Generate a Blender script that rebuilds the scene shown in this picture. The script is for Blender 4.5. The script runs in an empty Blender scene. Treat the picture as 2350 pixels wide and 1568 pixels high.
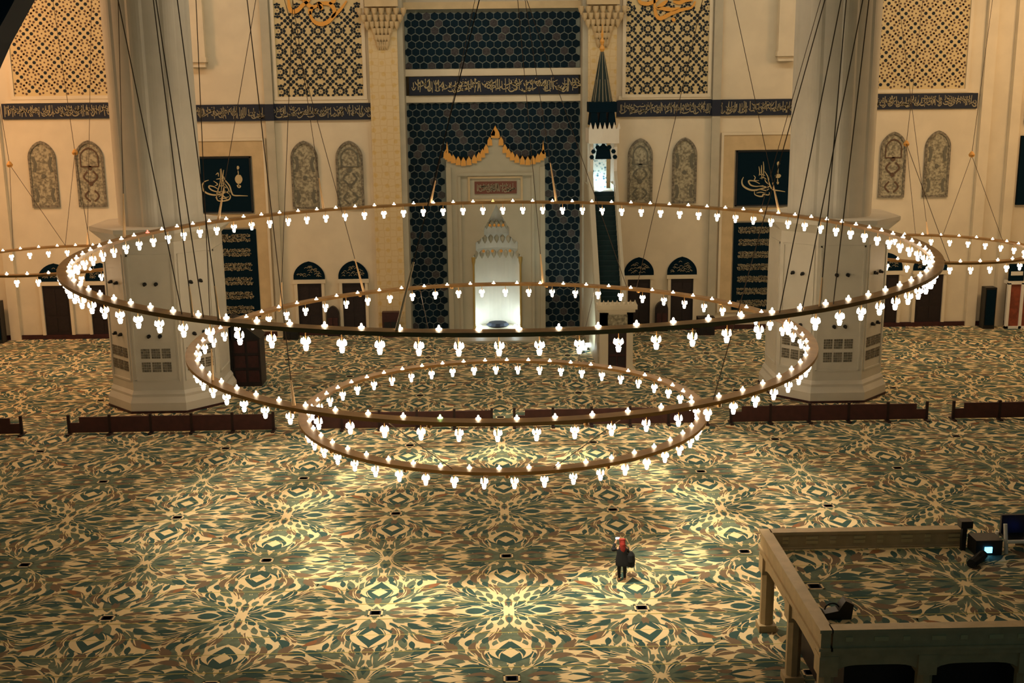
import bpy, math, random
import numpy as np
from mathutils import Vector, Matrix
C = bpy.context.scene.collection
PI = math.pi
rnd = random.Random(7)

# ------------------------------------------------------------------ camera
IW, IH, FPX = 2350, 1568, 2693.4
PITCH, ROLL, YAW = .2225, -.0108, .0195
CAM = np.array([-.55, 0., 19.])
def _axes():
    cp, sp, cr, sr = math.cos(PITCH), math.sin(PITCH), math.cos(ROLL), math.sin(ROLL)
    f = np.array([0, cp, -sp]); u = np.array([0, sp, cp]); r = np.array([1., 0, 0])
    a, b = cr*r+sr*u, -sr*r+cr*u
    M = np.array([[math.cos(YAW), math.sin(YAW), 0], [-math.sin(YAW), math.cos(YAW), 0], [0, 0, 1]])
    return M@a, M@b, M@f
AR, AU, AF = _axes()
cam = bpy.data.cameras.new('camera'); cam.sensor_width = 36; cam.lens = FPX/IW*36
cam.clip_start = .5; cam.clip_end = 400
co = bpy.data.objects.new('camera', cam); C.objects.link(co)
co.matrix_world = Matrix(((AR[0], AU[0], -AF[0], CAM[0]), (AR[1], AU[1], -AF[1], CAM[1]), (AR[2], AU[2], -AF[2], CAM[2]), (0, 0, 0, 1)))
bpy.context.scene.camera = co

def on_wall(px, py, Y):          # where a sight line meets the upright plane at depth Y
    d = AF+AR*(px-IW/2)/FPX-AU*(py-IH/2)/FPX
    q = CAM+d*Y/d[1]; return float(q[0]), float(q[2])
def on_floor(px, py, z=0.):
    d = AF+AR*(px-IW/2)/FPX-AU*(py-IH/2)/FPX
    q = CAM+d*(z-CAM[2])/d[2]; return float(q[0]), float(q[1])

# ------------------------------------------------------------------ world, lights, exposure
def lin(r, g, b):
    f = lambda c: (c/255/12.92) if c/255 <= .04045 else ((c/255+.055)/1.055)**2.4
    return (f(r), f(g), f(b))
sc = bpy.context.scene
sc.view_settings.view_transform = 'Standard'; sc.view_settings.look = 'None'
sc.view_settings.gamma = 1; sc.view_settings.use_curve_mapping = False
sc.view_settings.exposure = 0.0
sc.cycles.use_denoising = True
sc.cycles.max_bounces = 5; sc.cycles.diffuse_bounces = 3; sc.cycles.glossy_bounces = 2
sc.cycles.sample_clamp_indirect = 6
w = bpy.data.worlds.new('world'); sc.world = w; w.use_nodes = True
bg = w.node_tree.nodes['Background']; bg.inputs[0].default_value = (.30, .60, .62, 1); bg.inputs[1].default_value = .075

def area(name, loc, target, size, power, col, size_y=None):
    l = bpy.data.lights.new(name, 'AREA'); l.energy = power; l.color = col; l.size = size
    if size_y: l.shape = 'RECTANGLE'; l.size_y = size_y
    o = bpy.data.objects.new(name, l); C.objects.link(o); o.location = loc
    o.rotation_euler = (Vector(target)-Vector(loc)).to_track_quat('-Z', 'Y').to_euler()
    return o
def spot(name, loc, target, power, col, angle, blend=.6, r=.15):
    l = bpy.data.lights.new(name, 'SPOT'); l.energy = power; l.color = col; l.spot_size = angle; l.spot_blend = blend; l.shadow_soft_size = r
    o = bpy.data.objects.new(name, l); C.objects.link(o); o.location = loc
    o.rotation_euler = (Vector(target)-Vector(loc)).to_track_quat('-Z', 'Y').to_euler()
    return o
WARM = (1, .80, .52)
LAMP_EMIT = 27.
# unseen dome light above the frame washes the qibla wall; warm side fills are added
area('dome_floodlight', (0, 70, 38), (0, 89, 6), 66, 5100, (1, .88, .70), 4)
area('west_warm_fill', (-40, 70, 26), (-35, 88, 12), 6, 3300, (1, .52, .24))  # added fill, turns the left end of the wall orange
area('east_warm_fill', (40, 70, 26), (35, 88, 12), 6, 2200, (1, .62, .32))  # added fill, warms the right end of the wall

# ------------------------------------------------------------------ materials
MATS = {}
def mat(name, col, rough=.6, metal=0., emit=None, strength=0., noise=0., nscale=4., col2=None, spec=None):
    m = bpy.data.materials.new(name); m.use_nodes = True; nt = m.node_tree; b = nt.nodes['Principled BSDF']
    b.inputs['Base Color'].default_value = (*col, 1); b.inputs['Roughness'].default_value = rough; b.inputs['Metallic'].default_value = metal
    if spec is not None: b.inputs['Specular IOR Level'].default_value = spec
    if emit: b.inputs['Emission Color'].default_value = (*emit, 1); b.inputs['Emission Strength'].default_value = strength
    if noise:
        tc = nt.nodes.new('ShaderNodeTexCoord'); n = nt.nodes.new('ShaderNodeTexNoise'); n.inputs['Scale'].default_value = nscale; n.inputs['Detail'].default_value = 4
        r = nt.nodes.new('ShaderNodeValToRGB'); c2 = col2 or tuple(c*(1-noise) for c in col)
        r.color_ramp.elements[0].position = .38; r.color_ramp.elements[1].position = .62
        r.color_ramp.elements[0].color = (*c2, 1); r.color_ramp.elements[1].color = (*col, 1)
        nt.links.new(tc.outputs['Object'], n.inputs['Vector']); nt.links.new(n.outputs['Fac'], r.inputs['Fac']); nt.links.new(r.outputs['Color'], b.inputs['Base Color'])
    MATS[name] = m; return m
stone = mat('wall_stone', lin(222, 210, 182), .8, noise=.08, nscale=.6)
stone_tan = mat('tan_stone', lin(202, 180, 138), .75, noise=.12, nscale=1.2)
marble = mat('column_marble', lin(222, 216, 200), .5, noise=.07, nscale=.8)
marble_grey = mat('grey_marble', lin(186, 180, 158), .5, noise=.10, nscale=1.)
mihrab_marble = mat('mihrab_marble', lin(178, 172, 148), .5, noise=.06, nscale=1.)
platform_marble = mat('platform_marble', lin(196, 172, 130), .5, noise=.14, nscale=2.5)
white_marble = mat('white_marble', lin(232, 228, 214), .45, noise=.05, nscale=1.)
teal_dark = mat('dark_teal_paint', lin(2, 26, 38), .85, spec=.1)
arch_dark = mat('near_arch_shade', lin(4, 22, 34), .8)  # dimness of the unlit near arch is put into this colour
navy = mat('navy_enamel', lin(14, 26, 46), .7)
navy_rug = mat('navy_wool', lin(22, 28, 52), .9)
tile_teal = mat('teal_tile', lin(2, 32, 46), .6, spec=.15, noise=.35, nscale=1.3)
tile_brown = mat('patterned_tile', lin(66, 62, 64), .5, noise=.6, nscale=7)
grout = mat('pale_grout', lin(122, 130, 122), .7)
gold = mat('gold_leaf', lin(222, 160, 70), .5)
gold_dull = mat('dull_gold', lin(176, 150, 84), .5, .2)
ink_pale = mat('pale_gold_script', lin(186, 170, 128), .6)
ink_dim = mat('dim_gold_script', lin(150, 140, 112), .6)
hole = mat('lattice_shadow', lin(8, 26, 36), .8)
hole_brown = mat('lattice_brown', lin(92, 70, 52), .8)
lattice = mat('lattice_stone', lin(206, 186, 138), .7)
carved = mat('carved_grey_stone', lin(176, 168, 140), .75, noise=.62, nscale=5.5)
motif_grey = mat('motif_stone', lin(104, 102, 88), .8)
carved_dark = mat('carved_border', lin(140, 132, 112), .75, noise=.6, nscale=7)
wood_dark = mat('dark_walnut', lin(32, 20, 22), .5, noise=.4, nscale=6)
wood_red = mat('red_mahogany', lin(62, 26, 26), .45, noise=.35, nscale=5)
wood_rail = mat('barrier_wood', lin(72, 36, 32), .6, noise=.2, nscale=3)
wood_post = mat('barrier_post_wood', lin(38, 18, 16), .6)
black = mat('black_plastic', lin(14, 16, 18), .45)
brass = mat('ring_brass', lin(158, 118, 60), .4, .3, noise=.25, nscale=1.5)
cable_m = mat('steel_cable', lin(74, 58, 42), .5, .3)
rod_m = mat('polished_rod', lin(244, 204, 150), .35)
lamp_m = mat('lit_glass', (.9, .8, .7), .3, 0, (1, .78, .52), LAMP_EMIT)
bulb_m = mat('lit_bulb', (.9, .8, .7), .3, 0, (1, .80, .56), 14.)
red_m = mat('red_bulb', (.9, .2, .15), .3, 0, (1, .12, .08), 4.)
green_m = mat('green_bulb', (.5, .9, .4), .3, 0, (.6, 1, .35), 4.)
amber_m = mat('amber_bulb', (.9, .7, .3), .3, 0, (1, .72, .22), 1.2)
stair_m = mat('green_stair_carpet', lin(8, 44, 48), .9, noise=.2, nscale=3)
skin = mat('skin', lin(196, 140, 110), .6)
coat_m = mat('black_cloth', lin(12, 16, 20), .9)
scarf_m = mat('red_scarf', lin(158, 46, 36), .85, noise=.3, nscale=12)
screen_m = mat('lit_screen', (.5, .5, .6), .3, 0, (.75, .80, 1), 3.)
cyan_m = mat('cyan_indicator', (.2, .6, .9), .3, 0, (.15, .62, 1), 4.)
blue_m = mat('blue_indicator', (.1, .15, .9), .3, 0, (.05, .12, 1), 3.)
cool_m = mat('cool_lamp', (.8, .9, .85), .3, 0, (.82, 1, .94), 8.)
kursi_red = mat('red_inlay_board', lin(142, 70, 44), .6, noise=.35, nscale=3)
velvet = mat('dark_velvet', lin(18, 40, 40), .8)
carp_base = mat('carpet_green_wool', lin(108, 122, 102), .95, noise=.3, nscale=3.)
carp_teal = mat('carpet_teal_wool', lin(50, 82, 78), .95)
carp_brown = mat('carpet_brown_wool', lin(118, 98, 76), .95)
carp_cream = mat('carpet_cream_wool', lin(238, 214, 166), .95)
carp_orange = mat('carpet_rust_wool', lin(146, 98, 62), .95)
carp_line = mat('carpet_yellow_wool', lin(196, 186, 110), .95)
# star relief of the two decorated pilasters
def relief():
    m = mat('star_relief_stone', lin(214, 194, 150), .75); nt = m.node_tree; b = nt.nodes['Principled BSDF']
    tc = nt.nodes.new('ShaderNodeTexCoord'); v = nt.nodes.new('ShaderNodeTexVoronoi'); v.feature = 'DISTANCE_TO_EDGE'; v.inputs['Scale'].default_value = 2.1; v.inputs['Randomness'].default_value = .35
    v2 = nt.nodes.new('ShaderNodeTexVoronoi'); v2.inputs['Scale'].default_value = 1.25; v2.inputs['Randomness'].default_value = .15
    mp = nt.nodes.new('ShaderNodeMapping'); mp.inputs['Scale'].default_value = (1, .001, 1)
    r = nt.nodes.new('ShaderNodeValToRGB'); r.color_ramp.elements[0].position = .04; r.color_ramp.elements[1].position = .13
    r.color_ramp.elements[0].color = (*lin(206, 182, 134), 1); r.color_ramp.elements[1].color = (*lin(212, 192, 148), 1)
    r2 = nt.nodes.new('ShaderNodeValToRGB'); r2.color_ramp.elements[0].position = .16; r2.color_ramp.elements[1].position = .24
    r2.color_ramp.elements[0].color = (*lin(250, 240, 214), 1); r2.color_ramp.elements[1].color = (1, 1, 1, 1)
    mx = nt.nodes.new('ShaderNodeMix'); mx.data_type = 'RGBA'; mx.inputs[0].default_value = 1; mx.blend_type = 'MULTIPLY'
    L = nt.links.new
    L(tc.outputs['Object'], mp.inputs[0]); L(mp.outputs[0], v.inputs['Vector']); L(mp.outputs[0], v2.inputs['Vector'])
    L(v.outputs['Distance'], r.inputs[0]); L(v2.outputs['Distance'], r2.inputs[0]); L(r.outputs[0], mx.inputs[6]); L(r2.outputs[0], mx.inputs[7]); L(mx.outputs[2], b.inputs['Base Color'])
    return m
relief_m = relief()

# ------------------------------------------------------------------ mesh helpers
class MB:
    def __init__(s): s.v = []; s.f = []; s.m = []
    def add(s, vs, fs, m=0):
        n = len(s.v); s.v += [tuple(p) for p in vs]; s.f += [tuple(i+n for i in f) for f in fs]; s.m += [m]*len(fs); return s
    def box(s, x0, x1, y0, y1, z0, z1, m=0):
        return s.add([(x0, y0, z0), (x1, y0, z0), (x1, y1, z0), (x0, y1, z0), (x0, y0, z1), (x1, y0, z1), (x1, y1, z1), (x0, y1, z1)],
                     [(0, 3, 2, 1), (4, 5, 6, 7), (0, 1, 5, 4), (1, 2, 6, 5), (2, 3, 7, 6), (3, 0, 4, 7)], m)
    def prism(s, poly, y0, y1, m=0):            # outline in x,z pushed from y0 back to y1
        n = len(poly)
        return s.add([(x, y0, z) for x, z in poly]+[(x, y1, z) for x, z in poly],
                     [tuple(range(n)), tuple(range(2*n-1, n-1, -1))]+[(i, i+n, (i+1) % n+n, (i+1) % n) for i in range(n)], m)
    def prism_z(s, poly, z0, z1, m=0, top=None):
        n = len(poly); top = top or poly
        return s.add([(x, y, z0) for x, y in poly]+[(x, y, z1) for x, y in top],
                     [tuple(range(n-1, -1, -1)), tuple(range(n, 2*n))]+[(i, (i+1) % n, (i+1) % n+n, i+n) for i in range(n)], m)
    def lathe(s, prof, n=16, c=(0, 0, 0), m=0, closed=False):
        k = len(prof); vs = []; fs = []
        for i in range(n):
            a = 2*PI*i/n
            for r, z in prof: vs.append((c[0]+r*math.cos(a), c[1]+r*math.sin(a), c[2]+z))
        for i in range(n):
            j = (i+1) % n
            for q in range(k if closed else k-1):
                q2 = (q+1) % k; fs.append((i*k+q, j*k+q, j*k+q2, i*k+q2))
        if not closed:
            if prof[0][0] > 1e-6: fs.append(tuple(i*k for i in range(n-1, -1, -1)))
            if prof[-1][0] > 1e-6: fs.append(tuple(i*k+k-1 for i in range(n)))
        return s.add(vs, fs, m)
    def tube(s, p, q, r, n=6, m=0, r2=None):
        p, q = Vector(p), Vector(q); d = (q-p).normalized(); a = d.orthogonal().normalized(); b = d.cross(a); r2 = r if r2 is None else r2
        vs = [p+(a*math.cos(2*PI*i/n)+b*math.sin(2*PI*i/n))*r for i in range(n)]+[q+(a*math.cos(2*PI*i/n)+b*math.sin(2*PI*i/n))*r2 for i in range(n)]
        return s.add(vs, [(i, (i+1) % n, (i+1) % n+n, i+n) for i in range(n)]+[tuple(range(n-1, -1, -1)), tuple(range(n, 2*n))], m)
    def ribbon(s, pts, wd, y, m=0, t=.03):      # brush stroke in x,z lying proud of the plane y
        k = len(pts)
        if k < 2: return s
        L = []; R = []
        for i, (x, z) in enumerate(pts):
            a = pts[max(i-1, 0)]; b = pts[min(i+1, k-1)]; dx, dz = b[0]-a[0], b[1]-a[1]; h = math.hypot(dx, dz) or 1
            ww = wd(i/(k-1)) if callable(wd) else wd
            L.append((x-dz/h*ww/2, z+dx/h*ww/2)); R.append((x+dz/h*ww/2, z-dx/h*ww/2))
        vs = []
        for (a, b) in zip(L, R): vs += [(a[0], y-t, a[1]), (b[0], y-t, b[1]), (a[0], y, a[1]), (b[0], y, b[1])]
        fs = []
        for i in range(k-1):
            o, q = 4*i, 4*i+4
            fs += [(o, q, q+1, o+1), (o, o+2, q+2, q), (o+1, q+1, q+3, o+3)]
        return s.add(vs, fs, m)
    def dots(s, x, z, r, y, n=6, a0=0, m=0, t=.02):
        vs = [(x+r*math.cos(a0+2*PI*i/n), y-t, z+r*math.sin(a0+2*PI*i/n)) for i in range(n)]
        vs += [(a, y, b) for a, _, b in vs]
        return s.add(vs, [tuple(range(n))]+[(i, i+n, (i+1) % n+n, (i+1) % n) for i in range(n)], m)
    def mesh(s, name, mats):
        me = bpy.data.meshes.new(name); me.from_pydata(s.v, [], s.f)
        for m in (mats if isinstance(mats, (list, tuple)) else [mats]): me.materials.append(m)
        me.polygons.foreach_set('material_index', s.m); me.update(); return me
    def obj(s, name, mats, parent=None, loc=None, smooth=False):
        me = s.mesh(name, mats)
        if smooth: me.polygons.foreach_set('use_smooth', [True]*len(me.polygons))
        o = bpy.data.objects.new(name, me); C.objects.link(o)
        if parent:
            o.parent = parent
            if loc is None: o.location = -parent.location if parent.parent is None else -(parent.location+parent.parent.location)
            else: o.location = loc
        elif loc is not None: o.location = loc
        return o
def B(*a): return MB().box(*a)
def thing(name, label, cat, loc, group=None):
    o = bpy.data.objects.new(name, None); C.objects.link(o); o.location = loc; o.empty_display_size = .2
    o['label'] = label; o['category'] = cat
    if group: o['group'] = group
    return o
def tag(o, label, cat, group=None):
    o['label'] = label; o['category'] = cat
    if group: o['group'] = group
    return o
def struct(o): o['kind'] = 'structure'; return o
def arch_poly(x0, x1, z0, zs, za, n=9):         # pointed arch: upright sides to zs, apex at za
    xm = (x0+x1)/2; h = (x1-x0)/2; p = [(x0, z0), (x1, z0), (x1, zs)]
    R = [(math.cos(t*PI/2*.92), math.sin(t*PI/2*.92)) for t in [i/n for i in range(1, n)]]
    k = math.sin(PI/2*.92)
    for c, s_ in R: p.append((xm+h*c, zs+(za-zs)*(.82*s_/k+.18*(1-c))))
    p.append((xm, za))
    for c, s_ in reversed(R): p.append((xm-h*c, zs+(za-zs)*(.82*s_/k+.18*(1-c))))
    p.append((x0, zs)); return p
def frame_poly(mb, inner, outer, y0, y1, m=0):   # ring between two outlines with equal vertex counts
    n = len(inner)
    vs = [(x, y0, z) for x, z in outer]+[(x, y0, z) for x, z in inner]+[(x, y1, z) for x, z in outer]+[(x, y1, z) for x, z in inner]
    fs = []
    for i in range(n):
        j = (i+1) % n
        fs += [(i, j, j+n, i+n), (i, i+2*n, j+2*n, j), (i+n, j+n, j+3*n, i+3*n)]
    return mb.add(vs, fs, m)
def smooth_pts(p, n=6):                          # Catmull-Rom through the points
    out = []
    for i in range(len(p)-1):
        a, b, c, d = p[max(i-1, 0)], p[i], p[i+1], p[min(i+2, len(p)-1)]
        for k in range(n):
            t = k/n; t2, t3 = t*t, t*t*t
            out.append(tuple(.5*(2*b[j]+(c[j]-a[j])*t+(2*a[j]-5*b[j]+4*c[j]-d[j])*t2+(3*b[j]-a[j]-3*c[j]+d[j])*t3) for j in (0, 1)))
    out.append(tuple(p[-1])); return out
brush = lambda w0: (lambda t: w0*(.35+.65*math.sin(PI*min(max(t, .03), .97))))

# ------------------------------------------------------------------ setting: floor carpet
QA, QB, Y0 = 4.85, 4.97, 39.55                   # half periods of the carpet; a flower sits at x=0, y=39.55
def carpet_quadrant(seed):
    rg = random.Random(seed)
    def grad(u, v):
        a, b = PI*u/QA, PI*v/QB
        g = np.array([-math.sin(a)*math.cos(b), -math.cos(a)*math.sin(b)])
        h = math.hypot(*g); return g/h if h > 1e-4 else np.array([1., 0])
    def dist_f(u, v): return min(math.hypot(u, v), math.hypot(u-QA, v-QB))
    def dist_d(u, v): return min(math.hypot(u-QA, v), math.hypot(u, v-QB))
    out = []
    def leaf(u, v, L, wd, bend, kind, hook=0.):
        pts = []; n = 8
        p = np.array([u, v], float); p = p-grad(u, v)*L*.5; twist = .42*math.sin(1.9*u+2.3*math.sin(1.3*v+.4))*math.cos(1.7*v)
        fwd = grad(u, v)
        for i in range(n+1):
            pts.append(tuple(p))
            g = grad(*p)
            if np.dot(g, fwd) < 0: g = -g
            ang = twist+bend*(i/n-.35)+hook*max(0, i/n-.6)
            c, s = math.cos(ang), math.sin(ang)
            fwd = g; g = np.array([g[0]*c-g[1]*s, g[0]*s+g[1]*c]); p = p+g*L/n
        out.append((pts, wd, kind)); return pts
    placed = []
    def free(u, v, al, ac):
        g = grad(u, v)
        for (x, y) in placed:
            d = np.array([x-u, y-v]); a = abs(np.dot(d, g)); c = abs(d[0]*g[1]-d[1]*g[0])
            if (a/al)**2+(c/ac)**2 < 1: return False
        return True
    # leaves packed along the field on the cream ground: the gaps between them read as branching cream veins
    for ac, al, wd, L, n_ in ((.30, .84, (.32, .385), (.82, 1.05), 4200), (.21, .50, (.21, .26), (.5, .66), 5200)):
        for _ in range(n_):
            u, v = rg.uniform(.02, QA-.02), rg.uniform(.02, QB-.02)
            if dist_d(u, v) < .5 or dist_f(u, v) < .5: continue
            if free(u, v, al, ac):
                placed.append((u, v)); r = rg.random(); s = 1 if math.sin(1.7*u+1.1*v) > 0 else -1
                leaf(u, v, rg.uniform(*L), rg.uniform(*wd), s*rg.uniform(.3, 1.1), 0 if r < .50 else (1 if r < .82 else (2 if r < .925 else (4 if r < .94 else 0))), s*rg.uniform(.2, 1.2))
    for _ in range(60):
        u, v = rg.uniform(0, QA), rg.uniform(0, QB)
        leaf(u, v, rg.uniform(.6, 1.2), .05, rg.uniform(-1., 1.), 3)
    # diamonds above and below each navy mark, lenses to its left and right
    for (du, dv, su, sv) in ((QA, 0, -1, 1), (0, QB, 1, -1)):
        cx, cy = du, dv+sv*1.75
        out.append(([(cx, cy-sv*.75), (cx, cy-sv*.3), (cx, cy+sv*.35), (cx, cy+sv*.8)], 1.5, 1))
        out.append(([(cx, cy-sv*.36), (cx, cy), (cx, cy+sv*.36)], .62, 3)); out.append(([(cx, cy-sv*.16), (cx, cy), (cx, cy+sv*.16)], .26, 1))
        out.append((smooth_pts([(cx, cy+sv*.95), (cx+su*.45, cy+sv*.45), (cx+su*.62, cy), (cx+su*.40, cy-sv*.42)], 3), .26, 3))
        out.append((smooth_pts([(cx+su*.85, cy+sv*.5), (cx+su*1.05, cy), (cx+su*.8, cy-sv*.5)], 3), .30, 2))
        cx, cy = du+su*2.0, dv
        out.append(([(cx-.55, cy), (cx, cy), (cx+.55, cy)], .40, 3)); out.append(([(cx-.25, cy), (cx, cy), (cx+.25, cy)], .16, 2))
        out.append((smooth_pts([(du+su*.5, dv+sv*.1), (du+su*1.0, dv+sv*.34), (du+su*1.6, dv+sv*.18)], 3), .24, 2))
    for fx, fy, su, sv in ((0, 0, 1, 1), (QA, QB, -1, -1)):       # short petals round each flower heart
        for k in range(3):
            a = PI/2*(k+.0)/2; d = np.array([math.cos(a)*su, math.sin(a)*sv])
            out.append(([(fx+d[0]*.24, fy+d[1]*.24), (fx+d[0]*.5, fy+d[1]*.5), (fx+d[0]*.78, fy+d[1]*.78)], .2, 0))
            a = PI/2*(k+.5)/2.5; d = np.array([math.cos(a)*su, math.sin(a)*sv])
            out.append(([(fx+d[0]*.4, fy+d[1]*.4), (fx+d[0]*.7, fy+d[1]*.7), (fx+d[0]*1.05, fy+d[1]*1.05)], .2, 1))
    return out
def strokes_to_arrays(strokes):
    V = []; F = []; M = []
    layer = {0: .004, 1: .0045, 2: .005, 4: .006, 3: .009, 5: .011}
    for si, (pts, wd, kind) in enumerate(strokes):
        k = len(pts); base = len(V)
        for i, (x, y) in enumerate(pts):
            a = pts[max(i-1, 0)]; b = pts[min(i+1, k-1)]; dx, dy = b[0]-a[0], b[1]-a[1]; h = math.hypot(dx, dy) or 1
            t = i/(k-1); w_ = wd*(math.sin(PI*min(max(t**.8, .0), 1.))*.5+.01)
            zz = layer[kind]+si*4e-6
            V += [(x-dy/h*w_, y+dx/h*w_, zz), (x+dy/h*w_, y-dx/h*w_, zz)]
        for i in range(k-1): F.append((base+2*i, base+2*i+1, base+2*i+3, base+2*i+2)); M.append(kind)
    return np.array(V, float), np.array(F, int), np.array(M, int)
def carpet_mesh(name, x0, x1, y0, y1, z):
    V, F, M = strokes_to_arrays(carpet_quadrant(11)); V[:, 0] = V[:, 0].clip(0, QA); V[:, 1] = V[:, 1].clip(0, QB)
    mark = [(QA+.20*sx, .19*sy) for sx, sy in ((-1, -.6), (-.6, -1), (.6, -1), (1, -.6), (1, .6), (.6, 1), (-.6, 1), (-1, .6))]
    vs = [np.array([(x0, y0, z), (x1, y0, z), (x1, y1, z), (x0, y1, z)], float)]; quads = [np.array([[0, 1, 2, 3]])]; ms = [np.full(1, 3, int)]; n = 4
    i0, i1 = math.floor(x0/QA), math.ceil(x1/QA); j0, j1 = math.floor((y0-Y0)/QB), math.ceil((y1-Y0)/QB)
    def put(VV, FF, MM):
        nonlocal n
        ok = ((VV[:, 0] > x0) & (VV[:, 0] < x1) & (VV[:, 1] > y0) & (VV[:, 1] < y1))[FF].all(1)
        FF, MM = FF[ok], MM[ok]
        if len(FF) == 0: return
        used, inv = np.unique(FF, return_inverse=True)
        vs.append(VV[used]+np.array([0, 0, z])); quads.append(inv.reshape(FF.shape)+n); ms.append(MM); n += len(used)
    for i in range(i0, i1):
        for j in range(j0, j1):
            W_ = V.copy(); fx = i % 2; fy = j % 2
            W_[:, 0] = i*QA+(QA-V[:, 0] if fx else V[:, 0]); W_[:, 1] = Y0+j*QB+(QB-V[:, 1] if fy else V[:, 1])
            G = F if fx == fy else F[:, ::-1]
            put(W_, G, M)
    for i in range(i0, i1+1):
        for j in range(j0, j1+1):
            if (i+j) % 2:
                x, y = i*QA, Y0+j*QB
                for s_, m_, zz in ((1.9, 0, .0095), (1.35, 3, .011), (1., 6, .013)):
                    P = np.array([(x+.20*s_*sx, y+.17*s_*sy, zz) for sx, sy in ((-1, -.75), (1, -.75), (1, .75), (-1, .75), (-.75, -1), (.75, -1), (.75, 1), (-.75, 1))])
                    put(P, np.array([[0, 1, 2, 3], [4, 5, 6, 7]]), np.array([m_, m_]))
    y = y0+.4
    while y < y1:                                # thin prayer-row lines
        P = np.array([(x0+.05, y, .012), (x1-.05, y, .012), (x1-.05, y+.035, .012), (x0+.05, y+.035, .012)]); put(P, np.array([[0, 1, 2, 3]]), np.array([5])); y += QB/4
    VV = np.concatenate(vs); FF = np.concatenate(quads); MM = np.concatenate(ms)
    me = bpy.data.meshes.new(name); me.vertices.add(len(VV)); me.vertices.foreach_set('co', VV.ravel())
    me.loops.add(FF.size); me.loops.foreach_set('vertex_index', FF.ravel().astype(np.int32))
    me.polygons.add(len(FF)); me.polygons.foreach_set('loop_start', np.arange(0, FF.size, 4, dtype=np.int32))
    for m_ in (carp_base, carp_teal, carp_brown, carp_cream, carp_orange, carp_line, navy_rug): me.materials.append(m_)
    me.update(calc_edges=True); me.polygons.foreach_set('material_index', MM.astype(np.int32)); me.validate(); me.update()
    return me
fl = bpy.data.objects.new('floor', carpet_mesh('floor', -46, 46, 20, 87.2, 0.)); C.objects.link(fl); struct(fl)

# ------------------------------------------------------------------ setting: walls and trim
WY = 87.2
CEIL = 44.
for side, s in (('left', -1), ('right', 1)):
    m = MB()
    m.box(*(sorted((s*8.9, s*46))), WY+.03, WY+1.6, 0, CEIL)
    struct(m.obj('wall_back_'+side, stone))
struct(B(-8.9, 8.9, 91.2, 91.8, 0, CEIL).obj('wall_back_centre', stone))
struct(B(-8.9, 8.9, 87.2, 91.2, -.3, 0).obj('floor_mihrab', marble_grey))
struct(B(-46.5, -46, 20, 88.8, 0, CEIL).obj('wall_left', stone)); struct(B(46, 46.5, 20, 88.8, 0, CEIL).obj('wall_right', stone))
n_trim = [0]
def trim(mb, m):
    n_trim[0] += 1; return struct(mb.obj('trim_%d' % n_trim[0], m))
for s in (-1, 1):
    X = lambda a, b: sorted((s*a, s*b))
    trim(B(*X(15.95, 16.55), WY-.30, WY+.03, 0, CEIL), marble_grey)                     # upright rib beside the calligraphy bay
    trim(B(*X(6.45, 6.85), 86.95, 91.2, 0, CEIL), marble_grey)                      # grey reveal beside the tiles
    trim(B(*X(6.85, 8.9), 86.75, 91.2, 0, CEIL), relief_m)                          # star-relief pilaster
    trim(B(*X(8.9, 9.12), WY-.14, WY, 0, 15.9), stone)
    # tan stone surround of the framed panels
    mb = MB(); fr = lambda x0, x1, z0, z1: mb.box(*X(x0, x1), WY-.10, WY, z0, z1)
    fr(16.9, 22.6, 13.5, 14.6); fr(16.9, 17.75, 1.3, 13.5); fr(22.1, 22.6, 1.3, 13.5); fr(17.75, 22.1, 8.25, 9.25); fr(17.75, 22.1, 1.3, 1.5)
    trim(mb, stone_tan)
    mb = MB(); mb.box(*X(16.9, 22.7), WY-.16, WY, 14.6, 14.78); mb.box(*X(16.72, 16.9), WY-.16, WY, 1.3, 14.78); trim(mb, stone)
    # corbelled pier hanging beside the upper window
    mb = MB(); mb.box(*X(20.55, 21.85), WY-.55, WY+.03, 20.55, CEIL); mb.box(*X(20.48, 21.92), WY-.62, WY, 20.2, 20.55); mb.box(*X(20.6, 21.8), WY-.45, WY, 19.85, 20.2); trim(mb, stone)
    # muqarnas capital of the relief pilaster
    mb = MB()
    for k in range(6):
        r = .42+.12*k; z = 21.2+.46*k
        for q in range(-2-(k > 2), 3+(k > 2)):
            mb.lathe([(.02, z-.30), (.17, z-.02), (.24, z+.30)], 6, (s*7.88+q*(.36+.03*k)*r/.6*.6, 86.72-.03*k, 0))
    mb.box(*X(6.7, 9.05), 86.35, 86.75, 23.9, 25.2); trim(mb, stone_tan)
    # long skirting and end pilasters
    bb = MB().box(*X(9.1, 46), WY-.16, WY, 0, .34); bs = struct(bb.obj('baseboard_'+('left' if s < 0 else 'right'), wood_red))
    for x0, x1, d in ((35.75, 36.5, .35), (37.9, 38.6, .45)): trim(B(*X(x0, x1), WY-d, WY+.03, 0, CEIL), stone)
    # moulding sills under the big windows
    trim(B(*X(9.1, 15.9), WY-.12, WY, 17.22, 17.5), stone); trim(B(*X(27.2, 35.2), WY-.12, WY, 17.45, 17.72), stone)
# cornice bands of the tiled recess
trim(B(-6.45, 6.45, 88.55, 88.9, 23.8, 24.3), stone_tan)
trim(B(-6.45, 6.45, 88.7, 88.9, 19.05, 19.55), stone); trim(B(-6.45, 6.45, 88.7, 88.9, 17.15, 17.65), stone)
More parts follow.
